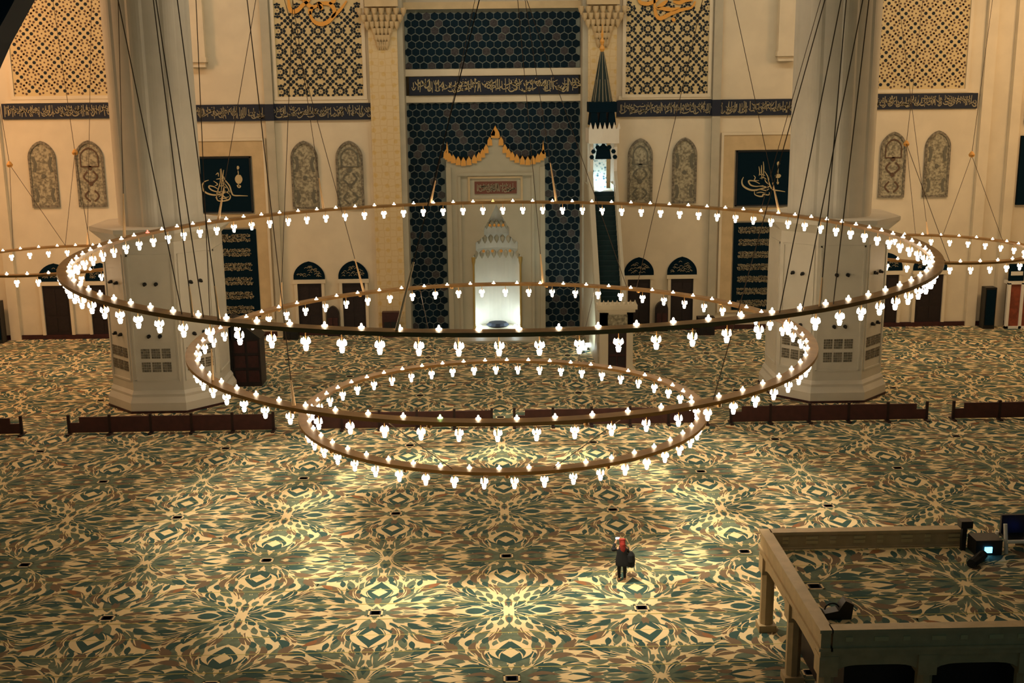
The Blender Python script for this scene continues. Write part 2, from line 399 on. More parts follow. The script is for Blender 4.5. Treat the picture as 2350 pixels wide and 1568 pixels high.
# dark arch of the near gallery, top left of the view
mb = MB(); cx, cz, R = .8, 13.95, 10.86; poly = []
n = 40; ins = [(cx+R*math.cos(PI*i/n), cz+R*math.sin(PI*i/n)) for i in range(n+1)]; outs = [(cx+(R+3)*math.cos(PI*i/n), cz+(R+3)*math.sin(PI*i/n)) for i in range(n+1)]
for i in range(n//2, n):
    q = [ins[i], ins[i+1], outs[i+1], outs[i]]
    mb.add([(x, 19.6, z) for x, z in q]+[(x, 20.4, z) for x, z in q], [(0, 3, 2, 1), (4, 5, 6, 7), (0, 1, 5, 4), (2, 3, 7, 6)])
mb.box(cx-R-3, cx-R, 19.6, 20.4, 0, cz); trim(mb, arch_dark)

# ------------------------------------------------------------------ writing strokes
def script_band(mb, x0, x1, z0, z1, y, m=0, dens=1., rg=rnd, th=.05):
    h = z1-z0; x = x0+.1
    while x < x1-.15:
        k = rg.random(); wd = th*rg.uniform(.8, 1.2)
        if k < .42:
            zb = z0+h*rg.uniform(.08, .4); zt = z0+h*rg.uniform(.7, .95); lean = rg.uniform(-.05, .05)
            mb.ribbon([(x, zb), (x+lean, (zb+zt)/2), (x+lean*1.5, zt)], wd, y, m)
        else:
            w_ = h*rg.uniform(.25, .6); zb = z0+h*rg.uniform(.12, .7); d = h*rg.uniform(.06, .2)
            mb.ribbon(smooth_pts([(x, zb+d), (x+w_*.25, zb-d*.2), (x+w_*.65, zb), (min(x+w_, x1-.05), zb+d*1.1)], 3), brush(wd*1.6), y, m)
            if rg.random() < .6: mb.dots(min(x+w_*.5, x1-.1), min(zb+h*.2, z1-.06*h), wd*.7, y, 4, 0, m)
        x += h*rg.uniform(.07, .15)/dens
def line_script(mb, x0, x1, zc, h, y, rg, m=0):
    for zz, hh in ((zc-h*.22, h*.5), (zc+h*.2, h*.5)):
        script_band(mb, x0, x1, zz-hh*.5, zz+hh*.5, y, m, 1.2, rg, h*.055)

# inscription bands
for nm, x0, x1, z0, z1, y in (('far left wall', -35.5, -27.2, 16.33, 17.43, WY), ('left', -22.3, -8.95, 16.02, 17.2, WY), ('right', 8.95, 22.3, 16.0, 17.16, WY), ('far right wall', 27.3, 35.5, 16.33, 17.43, WY), ('tile', -6.2, 6.3, 17.68, 19.0, 88.7)):
    lb = {'far left wall': 'long navy inscription band behind the left column under the tan window', 'left': 'long navy inscription band from left column to left relief pilaster', 'right': 'long navy inscription band from conical minbar roof to right column',
          'far right wall': 'navy inscription band right of the right column', 'tile': 'short navy inscription panel between the two blue tile fields'}[nm]
    t = thing('inscription_band', lb, 'inscription', ((x0+x1)/2, y-.1, z0), 'bands of pale writing on the back wall')
    m = MB().box(x0, x1, y-.12, y, z0, z1)
    if x1 < 0 or x0 > 8: 
        if 8.9 < abs(x0) < 23 and 8.9 < abs(x1)-.1 or True:
            sgn = 1 if x0 > 0 else -1
            if nm in ('left', 'right'): m.box(*sorted((sgn*15.93, sgn*16.57)), WY-.33, WY-.1, z0, z1)
    m.obj('band_board', navy, t)
    g = MB(); script_band(g, x0+.1, x1-.1, z0+.06, z1-.06, y-.12, 0, 1.25, random.Random(nm)); g.obj('lettering', ink_dim if nm != 'tile' else ink_pale, t)

# ------------------------------------------------------------------ lattice windows
def lattice_window(label, x0, x1, z0, z1, y, kind, phase):
    t = thing('lattice_window', label, 'window', ((x0+x1)/2, y-.1, z0), 'star lattice windows of the back wall')
    f = MB(); o = .24
    f.box(x0-o, x0, y-.16, y, z0-o, z1); f.box(x1, x1+o, y-.16, y, z0-o, z1); f.box(x0, x1, y-.16, y, z0-o, z0); f.obj('window_frame', stone, t)
    B(x0, x1, y-.06, y, z0, z1).obj('lattice_screen', lattice, t)
    d = MB(); Y = y-.06
    def dot(x, z, r, n=6, a=0, m=0):
        if x0+r*.6 < x < x1-r*.6 and z0+r*.6 < z < z1-.1: d.dots(x, z, min(r, x-x0, x1-x), Y, n, a, m)
    if kind == 0:
        P = 1.42; xc, zc = (x0+x1)/2, z0+phase
        for i in range(-6, 7):
            for j in range(-2, 9):
                cx, cz = xc+(i*.5)*P, zc+j*.5*P
                if (i+j) % 2: continue
                if i % 2 == 0 and (i//2+j//2) % 2 == 0 or (i % 2 and ((i-1)//2+(j-1)//2) % 2 == 0):
                    big = True
                else: big = False
                q = (i % 2, (i//2+j//2) % 2)
                if i % 2:
                    for k in range(4): dot(cx+.20*math.cos(k*PI/2), cz+.20*math.sin(k*PI/2), .145, 5, k*PI/2+PI)
                    for k in range(8): dot(cx+.46*math.cos((k+.5)*PI/4), cz+.46*math.sin((k+.5)*PI/4), .105, 6, k)
                else:
                    for k in range(8): dot(cx+.25*math.cos((k+.5)*PI/4), cz+.25*math.sin((k+.5)*PI/4), .10, 6, k)
                    dot(cx, cz, .045, 6, 0, 1)
                    for k in range(4):
                        a = k*PI/2
                        dot(cx+.43*math.cos(a), cz+.43*math.sin(a), .115, 6, a)
                    for k in range(8):
                        a = (k+.5)*PI/4; 
                        if True: dot(cx+.44*math.cos(a), cz+.44*math.sin(a), .075, 5, a, 0)
    else:
        P = 2.0; xc, zc = (x0+x1)/2-.3, z0+phase
        for i in range(-4, 5):
            for j in range(-1, 12):
                cx, cz = xc+i*P+(P/2 if j % 2 else 0), zc+j*1.0
                for k in range(4): dot(cx+.28*math.cos(k*PI/2), cz+.28*math.sin(k*PI/2), .13, 6, k)
                for k in range(8): dot(cx+.52*math.cos((k+.5)*PI/4), cz+.52*math.sin((k+.5)*PI/4), .095, 5, k*PI/4, 1)
                for k in range(16): dot(cx+.74*math.cos((k+.5)*PI/8), cz+.74*math.sin((k+.5)*PI/8)*.95, .08, 5, k*PI/8, 1)
                dot(cx+P/2, cz, .07, 4, 0, 1)
    d.obj('lattice_opening', [hole, hole_brown], t)
    return t
lw1 = lattice_window('pale tan star lattice window at upper left, behind left column', -34.5, -27.2, 17.95, 27.5, WY, 1, .35)
lw2 = lattice_window('dark star lattice window left of the blue tiles, gold script over it', -15.6, -9.4, 17.7, 27.5, WY, 0, .35)
lw3 = lattice_window('dark star lattice window right of the minbar roof, gold script over it', 9.6, 15.6, 17.6, 27.5, WY, 0, .35)
lw4 = lattice_window('pale tan star lattice window at upper right, behind right column', 27.2, 34.5, 17.75, 27.5, WY, 1, .35)
def px_strokes(lines, ox, oy, sc_, y, wd, t=.05, n=6):
    mb = MB()
    for l in lines:
        ww = wd
        if isinstance(l[0], (int, float)): ww, l = l[0], l[1]
        mb.ribbon(smooth_pts([on_wall(ox+a/sc_, oy+b/sc_, y) for a, b in l], n), ww if callable(ww) else brush(ww), y, 0, t)
    return mb
g1 = px_strokes([[(380, -260), (420, 60), (440, 180), (510, 262), (620, 230), (740, 110), (860, 20), (960, -120)],
                 [(700, -60), (860, 110), (960, 160), (1080, 110)], [(1080, 40), (1130, 110), (1150, 200), (1060, 60)],
                 [(900, 250), (920, 380), (1010, 500), (1150, 540), (1300, 490), (1450, 340), (1600, 190), (1720, 20)],
                 [(960, 160), (900, 240), (905, 330)], [(1060, 60), (1200, 70), (1340, 90), (1430, 190), (1440, 310), (1380, 400)],
                 [(1480, -120), (1420, 20), (1330, 90)], [(560, -200), (640, -80), (800, -40), (1000, -90)]], 620, 0, 9.79, WY-.12, .30)
tag(g1.obj('wall_calligraphy', gold), 'gold calligraphy in loops on the lattice window left of blue tiles', 'calligraphy')
g2 = px_strokes([[(200, -160), (235, 10), (300, 52), (390, 48), (500, -10), (560, -120)], [(455, -80), (462, 60), (470, 170), (505, 250), (560, 268), (690, 205), (850, 145), (1000, 110), (1060, 20)],
                 [(480, 120), (600, 128), (720, 140), (830, 112)], [(500, 115), (580, 60), (650, 10)], [(730, 20), (820, 40), (900, 10), (1020, 5)], [(715, 265), (745, 290), (765, 296)],
                 [(620, -180), (700, -60), (820, -30), (980, -90)]], 1430, 0, 6.395, WY-.12, .28)
tag(g2.obj('wall_calligraphy', gold), 'gold calligraphy in strokes on the lattice window right of blue tiles', 'calligraphy')

# ------------------------------------------------------------------ blue hexagon tile fields
def tile_field(label, rects, y, skip=None):
    x0, x1, z0, z1 = rects
    t = thing('tile_panel', label, 'tile panel', ((x0+x1)/2, y, z0))
    mb = MB(); tl = MB(); pw, ph = .575, .505
    if skip:
        sx0, sx1, sz = skip
        mb.box(x0, sx0, y, y+.5, z0, z1); mb.box(sx1, x1, y, y+.5, z0, z1); mb.box(sx0, sx1, y, y+.5, sz, z1)
    else: mb.box(x0, x1, y, y+.5, z0, z1)
    mb.obj('tile_backing', grout, t)
    rg = random.Random(label); j = 0; z = z0+.2
    while z < z1-.05:
        x = x0+.2+(pw/2 if j % 2 else 0)
        i = 0
        while x < x1-.05:
            if not (skip and skip[0]-.2 < x < skip[1]+.2 and z < skip[2]-.2):
                pat = (j % 2 == 0 and (i*2+j) % 7 == 0)
                P = [(min(max(x+.31*math.cos(a), x0+.01), x1-.01), min(max(z+.295*math.sin(a), z0+.01), z1-.01)) for a in [PI/6+k*PI/3 for k in range(6)]]
                tl.prism(P, y-.03, y, 1 if pat or rg.random() < .04 else 0)
            x += pw; i += 1
        z += ph; j += 1
    tl.obj('hexagon_tile', [tile_teal, tile_brown], t)
    return t
tile_field('upper field of dark teal hexagon tiles above the inscription panel', (-6.43, 6.42, 19.57, 23.8), 88.9)
tile_field('tall field of dark teal hexagon tiles around the mihrab', (-6.5, 6.43, .0, 17.12), 88.9, (-3.55, 3.7, 13.2))

# ------------------------------------------------------------------ mihrab
MY = 88.4
mih = thing('mihrab', 'pale marble prayer niche with gold crest amid the blue tiles', 'mihrab', (.08, MY, 0))
m = MB(); mx = .1
m.box(-3.6, -1.75, MY, 89.6, 0, 12.6); m.box(1.95, 3.75, MY, 89.6, 0, 12.6)
nz = [(-1.75, 5.6), (-1.5, 6.0), (-1.5, 6.7), (-.85, 7.2), (-.85, 7.8), (-.42, 8.5), (.1, 9.6)]
nz2 = [(2*mx-x, z) for x, z in nz[::-1][1:]]
m.prism([(-1.75, 12.6)]+nz+nz2+[(1.95, 12.6)], MY, 89.6)
crest_in = [(-3.6, 12.6), (-3.6, 13.35), (-3.2, 13.05), (-2.3, 12.78), (-1.3, 13.05), (-.6, 13.7), (.1, 14.9), (.8, 13.7), (1.5, 13.05), (2.5, 12.78), (3.4, 13.05), (3.75, 13.4), (3.75, 12.6)]
m.prism(crest_in[::-1], MY, 89.6); m.obj('mihrab_frame', mihrab_marble, mih)
m = MB()
for x0, x1, z0, z1, d in ((-3.62, -3.25, 0, 12.4, .16), (3.4, 3.77, 0, 12.4, .16), (-2.75, -2.55, 0, 11.9, .12), (2.75, 2.95, 0, 11.9, .12), (-2.75, 2.95, 11.75, 11.95, .16)): m.box(x0, x1, MY-d, MY, z0, z1)
m.obj('moulding', mihrab_marble, mih)
m = MB()
for x0, x1, z0, z1 in ((-2.0, 2.1, 9.85, 10.0), (-2.0, 2.1, 11.55, 11.7), (-2.0, -1.85, 10, 11.55), (1.95, 2.1, 10, 11.55)): m.box(x0, x1, MY-.1, MY, z0, z1)
m.obj('inscription_border', stone_tan, mih)
ib = B(-1.5, 1.65, MY-.08, MY, 10.4, 11.32); o = ib.obj('inscription_plaque', mat('red_stone_plaque', lin(112, 66, 50), .7), mih); o['label'] = 'dark red inscription plaque'
g = MB(); script_band(g, -1.42, 1.57, 10.46, 11.26, MY-.08, 0, 1.4, random.Random(3), .045); g.obj('lettering', ink_dim, o)
m = MB(); pts = smooth_pts(crest_in[1:-1], 5)
for i in range(0, len(pts)-1, 2):
    x, z = pts[i]
    m.prism([(x-.19, z-.28), (x+.19, z-.28), (x+.16, z+.10), (x, z+.38), (x-.16, z+.10)], MY-.10-.006*(i//2 % 4), MY)
m.prism([(-.25, 14.7), (.45, 14.7), (.1, 15.45)], MY-.1, MY)
for x in (-3.5, 3.65): m.prism([(x-.12, 13.3), (x+.12, 13.3), (x, 14.3)], MY-.1, MY)
m.obj('gold_crest', gold, mih)
# niche shell: half cylinder with a stepped hood
m = MB(); N = 18; R = 1.85
for k in range(N):
    a0, a1 = PI*k/N, PI*(k+1)/N
    for z0, z1, r0, r1 in ((0, 6.0, 1, 1), (6.0, 7.2, .98, .82), (7.2, 8.4, .6, .45), (8.4, 9.7, .36, .05)):
        m.add([(mx+R*r0*math.cos(a0), 88.9+1.9*r0*math.sin(a0), z0), (mx+R*r0*math.cos(a1), 88.9+1.9*r0*math.sin(a1), z0), (mx+R*r1*math.cos(a1), 88.9+1.9*r1*math.sin(a1), z1), (mx+R*r1*math.cos(a0), 88.9+1.9*r1*math.sin(a0), z1)], [(0, 1, 2, 3)])
m.obj('niche_shell', white_marble, mih)
m = MB()
for z, half, n in ((5.75, 1.6, 8), (6.9, 1.35, 7), (8.05, .75, 5)):
    for k in range(n):
        x = mx-half+2*half*k/(n-1); m.lathe([(.02, z-.34), (.15, z-.12), (.2, z+.12), (.05, z+.3)], 6, (x, 88.75+.5*math.sin(PI*k/(n-1)), 0))
    m.obj('muqarnas_tier', mihrab_marble, mih); m = MB()
for z, half, n in ((6.02, 1.0, 4), (7.98, .5, 4), (7.1, 1.3, 2)):
    for k in range(n):
        x = mx-half+2*half*k/(n-1); MB().lathe([(.0, z-.13), (.11, z-.04), (.11, z+.05), (.0, z+.16)], 6, (x, 88.55, 0)).obj('gilt_boss', gold, mih)
for x in (-1.68, 1.88): MB().lathe([(.14, .0), (.10, .2), (.08, .4), (.08, 5.0), (.14, 5.3), (.16, 5.6)], 10, (x, MY-.05, 0)).obj('niche_colonnette', gold_dull, mih)
o = B(-3.1, 3.2, 83.6, 87.2, 0, .14).obj('mihrab_step', marble_grey); tag(o, 'low pale stone step in front of the lit mihrab', 'step')
m = MB()
m.lathe([(.0, .0), (.75, .0), (.9, .10), (.7, .28), (.0, .34)], 14, (.1, 89.6, 0)); o = m.obj('prayer_cushion', navy); tag(o, 'dark navy cushion on the floor inside the bright mihrab', 'cushion')
for x in (-1.25, 1.45):
    l = bpy.data.lights.new('niche_uplight', 'POINT'); l.energy = 95; l.color = (.78, .95, 1); l.shadow_soft_size = .12
    o = bpy.data.objects.new('niche_uplight', l); C.objects.link(o); o.location = (x, 89.0, .55)
    o = MB().lathe([(.12, 0), (.12, .12), (.09, .2)], 10, (x, 88.98, 0)).obj('floor_uplight', cool_m); tag(o, 'small cool floor uplight at the %s foot of the mihrab niche' % ('left' if x < 0 else 'right'), 'uplight')

# ------------------------------------------------------------------ calligraphy boards and text panels
def square_board(label, s, strokes, ox, oy, scl):
    x0, x1 = sorted((s*17.85, s*22.0)); z0, z1 = 9.35, 13.45
    t = thing('calligraphy_board', label, 'calligraphy board', ((x0+x1)/2, WY-.1, z0), 'square calligraphy boards')
    B(x0, x1, WY-.16, WY, z0, z1).obj('board', teal_dark, t)
    f = MB(); o = .10
    f.box(x0, x1, WY-.2, WY-.14, z1-o, z1); f.box(x0, x1, WY-.2, WY-.14, z0, z0+o); f.box(x0, x0+o, WY-.2, WY-.14, z0, z1); f.box(x1-o, x1, WY-.2, WY-.14, z0, z1); f.obj('board_frame', black, t)
    px_strokes(strokes, ox, oy, scl, WY-.16, .07, .03).obj('lettering', ink_pale, t)
TUG_L = [[(690, 1180), (660, 1060), (740, 760), (740, 470)], [(760, 460), (780, 700), (760, 1000)], [(820, 490), (800, 680), (840, 980)], [(640, 600), (690, 560), (700, 640)],
         (.12, [(480, 720), (380, 760), (335, 850), (370, 960), (480, 1030), (640, 1055), (800, 1020), (940, 960)]), (.10, [(700, 930), (600, 870), (500, 850), (490, 890), (560, 950), (700, 985), (860, 960)]),
         [(590, 740), (680, 810), (620, 850)], (.10, [(820, 640), (850, 720), (950, 850), (990, 980), (1040, 1060), (1200, 1070), (1360, 1075)]), [(840, 800), (900, 880), (960, 1000)],
         (.10, [(640, 1100), (690, 1180), (800, 1190), (930, 1160), (970, 1090), (930, 1020)]), [(700, 1100), (780, 1060), (860, 1110), (940, 1090)], [(690, 1020), (800, 980), (920, 1010), (950, 1060)], [(720, 1140), (830, 1130), (900, 1150)],
         [(700, 860), (800, 850), (880, 900)], [(720, 780), (790, 760), (850, 800)], [(650, 700), (740, 690), (800, 720)],
         (.55, [(1160, 600), (1155, 700), (1160, 800)]), (.18, [(1130, 400), (1140, 440), (1130, 480)]), [(1140, 500), (1150, 600)], (.2, [(1120, 830), (1165, 870), (1200, 840)]), [(1150, 800), (1165, 880)]]
square_board('square dark board with looping gold monogram, beside the left column', -1, TUG_L, 430, 340, 9.8)
TUG_R = [[(800, 400), (810, 560), (800, 760)], [(760, 480), (760, 620), (770, 800)], [(700, 510), (720, 640), (700, 720)], (.13, [(355, 750), (320, 830), (330, 920), (400, 990), (520, 1040), (640, 1040), (800, 1000), (940, 960)]),
         (.11, [(720, 900), (600, 840), (490, 830), (470, 860), (520, 930), (640, 960), (800, 940)]), [(580, 710), (620, 760), (600, 820), (700, 830)], (.10, [(830, 620), (900, 740), (930, 880), (980, 1000), (1050, 1040), (1180, 1060), (1290, 1080)]),
         (.10, [(600, 1070), (610, 1140), (700, 1180), (780, 1180), (800, 1140), (920, 1150), (935, 1090)]), [(640, 1060), (740, 1030), (860, 1050), (930, 1010)], [(640, 1110), (740, 1090), (840, 1110)], [(700, 960), (820, 960), (920, 990)],
         [(720, 780), (800, 760), (870, 800)], [(700, 700), (780, 690), (840, 720)], [(830, 800), (860, 860), (930, 920)], (.45, [(1130, 680), (1130, 720), (1130, 770)]), (.22, [(1140, 400), (1140, 440), (1130, 490)]), [(1130, 480), (1130, 670)], [(1120, 780), (1125, 900)], [(1100, 860), (1125, 905), (1150, 860)]]
square_board('square dark board with looping gold monogram, beside the right column', 1, TUG_R, 1670, 330, 9.8)
for s, lb, rows in ((-1, 'tall dark panel of text lines below the left square board', 6), (1, 'tall dark panel of text lines below the right square board', 7)):
    x0, x1 = (-20.7, -17.75) if s < 0 else (17.85, 21.05)
    t = thing('text_panel', lb, 'text panel', ((x0+x1)/2, WY-.1, 1.5), 'tall text panels')
    B(x0, x1, WY-.14, WY, 1.5, 8.12).obj('board', teal_dark, t)
    rg = random.Random(rows); p = 6.5/rows
    for k in range(rows):
        zc = 1.55+p*(k+.5); g = MB(); line_script(g, x0+.25, x1-.4, zc, p*.66, WY-.14, rg); g.obj('text_line', ink_dim, t)

# ------------------------------------------------------------------ niche windows and doors
for i, (x0, x1, z0, za, lb) in enumerate((
        (-34.0, -32.0, 9.92, 14.76, 'leftmost carved grey niche panel, left of the left column'), (-30.6, -28.55, 9.92, 14.76, 'carved grey niche panel touching the left edge of the left column'),
        (-14.93, -12.95, 9.58, 14.55, 'carved grey niche panel over the left bay, nearer the left column'), (-11.64, -9.66, 9.55, 14.52, 'carved grey niche panel beside the left relief pilaster'),
        (9.85, 11.68, 9.6, 14.44, 'carved grey niche panel right of the minbar window'), (13.13, 14.95, 9.62, 14.46, 'carved grey niche panel beside the right square board'),
        (28.56, 30.5, 9.85, 14.7, 'carved tan niche panel touching the right edge of the right column'), (31.88, 33.78, 9.85, 14.75, 'rightmost carved niche panel, near the right end of the wall'))):
    t = thing('niche_panel', lb, 'niche panel', ((x0+x1)/2, WY-.1, z0), 'carved niche panels')
    zs = za-1.25
    op = arch_poly(x0, x1, z0, zs, za); ip = arch_poly(x0+.16, x1-.16, z0+.16, zs, za-.2)
    frame_poly(MB(), ip, op, WY-.12, WY).obj('niche_border', carved_dark, t)
    m = MB().prism(ip, WY-.05, WY); xm = (x0+x1)/2; hw = (x1-x0)/2
    if i in (1, 3, 4, 6):
        ip2 = arch_poly(x0+.42, x1-.42, zs-.6, zs+.05, za-.62); frame_poly(m, ip2, arch_poly(x0+.34, x1-.34, zs-.68, zs, za-.5), WY-.09, WY-.05, 1)
        for zz in (z0+2.85, z0+1.7): m.dots(xm, zz, .17, WY-.05, 8, 0, 1, .04)
        for sx in (-1, 1):
            for zz in (z0+2.2, z0+.8): m.ribbon(smooth_pts([(xm+sx*.15, zz-.4), (xm+sx*.5, zz), (xm+sx*.2, zz+.4)], 4), .12, WY-.05, 1, .03)
    else:
        for sx in (-1, 1):
            for zz, h in ((z0+.9, .5), (za-1.7, .55)): m.ribbon(smooth_pts([(xm+sx*.65*hw, zz-h), (xm+sx*.52*hw, zz), (xm+sx*.66*hw, zz+h)], 4), .2, WY-.05, 1, .03)
        m.dots(xm, z0+2.3, .16, WY-.05, 8, 0, 1, .04)
    m.obj('carved_field', [carved, motif_grey if i not in (1, 6) else hole_brown], t)
for x0, x1, z0, z1, lb in ((-33.9, -31.95, .72, 4.08, 'leftmost dark arched door, left of the left column'), (-30.4, -28.6, .72, 4.08, 'dark arched door touching the left edge of the left column'),
                           (-14.9, -13.1, .55, 3.97, 'dark arched door of the left bay, nearer the left column'), (-11.55, -9.85, .55, 3.97, 'dark arched door beside the left relief pilaster'),
                           (9.92, 11.62, .46, 3.94, 'dark arched door just right of the minbar stairs'), (13.18, 14.88, .46, 3.94, 'dark arched door beside the right text panel'),
                           (28.75, 30.5, .68, 4.02, 'dark arched door touching the right edge of the right column'), (31.85, 33.9, .68, 4.0, 'rightmost dark arched door, left of the black loudspeaker')):
    t = thing('arched_door', lb, 'door', ((x0+x1)/2, WY-.1, 0), 'arched doors along the foot of the back wall')
    f = MB(); o = .22
    f.box(x0-o, x0, WY-.22, WY, .34, z1+.05); f.box(x1, x1+o, WY-.22, WY, .34, z1+.05); f.box(x0-o-.1, x1+o+.1, WY-.26, WY, z1+.03, z1+.30); f.obj('door_frame', stone, t)
    B(x0, x1, WY-.06, WY, .34, z1).obj('door_leaf', wood_dark, t)
    a = arch_poly(x0-.27, x1+.27, z1+.32, z1+.5, z1+1.68); y = WY-.06
    ty = MB().prism(a, y, WY).obj('tympanum', teal_dark, t)
    g = MB(); rg = random.Random(lb); xm = (x0+x1)/2; hw = (x1-x0)/2+.1
    for k in range(26):
        q = rg.uniform(-.85, .85); zz = z1+.5+rg.uniform(0, .85)*(1-q*q); xx = xm+q*hw*.95
        g.ribbon(smooth_pts([(xx-.12, zz-.03), (xx, zz+.05), (xx+.12, zz-.02)], 3), .035, y, 0, .02)
    g.obj('tympanum_lattice', ink_dim, t)
    g = MB(); h = z1-.4
    for zz0, zz1 in ((.06, .34), (.40, .93)):
        for xa, xb in ((.10, .46), (.54, .90)): g.box(x0+(x1-x0)*xa, x0+(x1-x0)*xb, WY-.09, WY-.06, .36+h*zz0, .36+h*zz1)
    g.obj('door_panel', wood_dark, t)

# ------------------------------------------------------------------ the two giant columns
def octo(cx, cy, r, cut=None):
    c = r*(math.sqrt(2)-1) if cut is None else cut
    return [(cx-c, cy-r), (cx+c, cy-r), (cx+r, cy-c), (cx+r, cy+c), (cx+c, cy+r), (cx-c, cy+r), (cx-r, cy+c), (cx-r, cy-c)]
def make_column(cx, cy, label):
    t = thing('giant_column', label, 'column', (cx, cy, 0), 'giant columns')
    m = MB(); O = lambda r: octo(cx, cy, r, r*.46)
    m.prism_z(O(3.52), 0, .14); m.obj('footing', wood_red, t)
    m = MB(); m.prism_z(O(3.48), .14, .62); m.prism_z(O(3.48), .62, .95, 0, O(3.32)); m.prism_z(O(3.32), .95, 1.1); m.prism_z(O(3.32), 1.1, 1.3, 0, O(3.2)); m.obj('plinth', marble, t)
    m = MB(); m.prism_z(O(3.18), 1.3, 10.0); m.obj('pedestal', marble, t)
    m = MB(); h = 3.18*.46
    faces = []
    for k in range(8):
        P = O(3.18); a, b = P[k], P[(k+1) % 8]; d = Vector((b[0]-a[0], b[1]-a[1], 0)); L = d.length; d.normalize(); nrm = Vector((d.y, -d.x, 0)); faces.append((Vector((a[0], a[1], 0)), d, nrm, L))
    def slab(m, f, u0, u1, z0, z1, t_):
        a, d, nr, L = f; p = lambda u, e, z: tuple(a+d*u+nr*e+Vector((0, 0, z)))
        m.add([p(u0, 0, z0), p(u1, 0, z0), p(u1, 0, z1), p(u0, 0, z1), p(u0, t_, z0), p(u1, t_, z0), p(u1, t_, z1), p(u0, t_, z1)], [(4, 5, 6, 7), (0, 4, 7, 3), (1, 2, 6, 5), (3, 7, 6, 2), (0, 1, 5, 4)])
    for f in faces:
        L = f[3]
        for u0, u1, z0, z1 in ((.16, .26, 1.9, 9.3), (L-.26, L-.16, 1.9, 9.3), (.16, L-.16, 9.2, 9.32), (.16, L-.16, 1.84, 1.94)): slab(m, f, u0, u1, z0, z1, .05)
    m.obj('panel_moulding', marble, t)
    for f in (faces[0], faces[1], faces[7]):
        L = f[3]
        for zz in (2.42, 3.22):
            g = MB()
            for k in range(3):
                c = L/2+(k-1)*.60
                for a_ in range(4):
                    for b_ in range(4): slab(g, f, c-.26+a_*.13, c-.26+a_*.13+.105, zz+b_*.15, zz+b_*.15+.12, .03)
            g.obj('vent_grille', carved_dark, t)
        for zz in (4.55, 5.9 if False else 7.6):
            for k in (-.32, .32):
                a, d, nr, L = f; p = a+d*(L/2+k)+Vector((0, 0, zz))
                g = MB(); g.tube(p, p+nr*.12, .11, 8); g.tube(p+nr*.12, p+nr*.22+Vector((.0, 0, -.05)), .07, 8); g.obj('wall_fitting', black, t)
    m = MB(); m.prism_z(O(3.18), 10.0, 10.55, 0, O(3.72)); m.prism_z(O(3.72), 10.55, 10.78); m.obj('cornice_ledge', marble, t)
    m = MB(); n = 96; prof = []
    ring = lambda z: [(cx+(2.38+.10*max(0, math.cos(8*a))**.5*(1 if abs(math.sin(4*a)) < .92 else .2))*math.cos(a), cy+(2.38+.10*max(0, math.cos(8*a))**.5)*math.sin(a)) for a in [2*PI*i/n for i in range(n)]]
    m.prism_z(ring(0), 10.78, CEIL, 0); m.obj('shaft', marble, t)
    return t
make_column(-19.9, 69.85, 'huge pale column on an eight-sided pedestal at left')
make_column(19.85, 69.7, 'huge pale column on an eight-sided pedestal at right')

# ------------------------------------------------------------------ ring chandeliers
struct(B(-46.5, 46.5, 20, 91.8, CEIL, CEIL+.5).obj('ceiling', stone))
def copy_part(o, parent, loc=None, rz=0.):
    c = o.copy(); C.objects.link(c); c.parent = parent
    if loc is not None: c.location = loc; c.rotation_euler = (0, 0, rz)
    return c
def lamp_mesh(k):
    m = MB(); m.lathe([(.0, -.80), (.05, -.79), (.062, -.76), (.078, -.68), (.086, -.655), (.03, -.65), (.024, -.60), (.0, -.60)], 12); cup = m.mesh('hanging_lamp', lamp_m)
    m = MB()
    for i in range(5):
        a = 2*PI*i/5+k; x, y = .115*math.cos(a), .115*math.sin(a)
        m.lathe([(.0, -.58), (.036, -.55), (.040, -.50), (.026, -.44), (.0, -.395)], 7, (x, y, 0)); m.tube((.02*math.cos(a), .02*math.sin(a), -.64), (x, y, -.56), .012, 5)
    return cup, m.mesh('lamp_cluster', lamp_m)
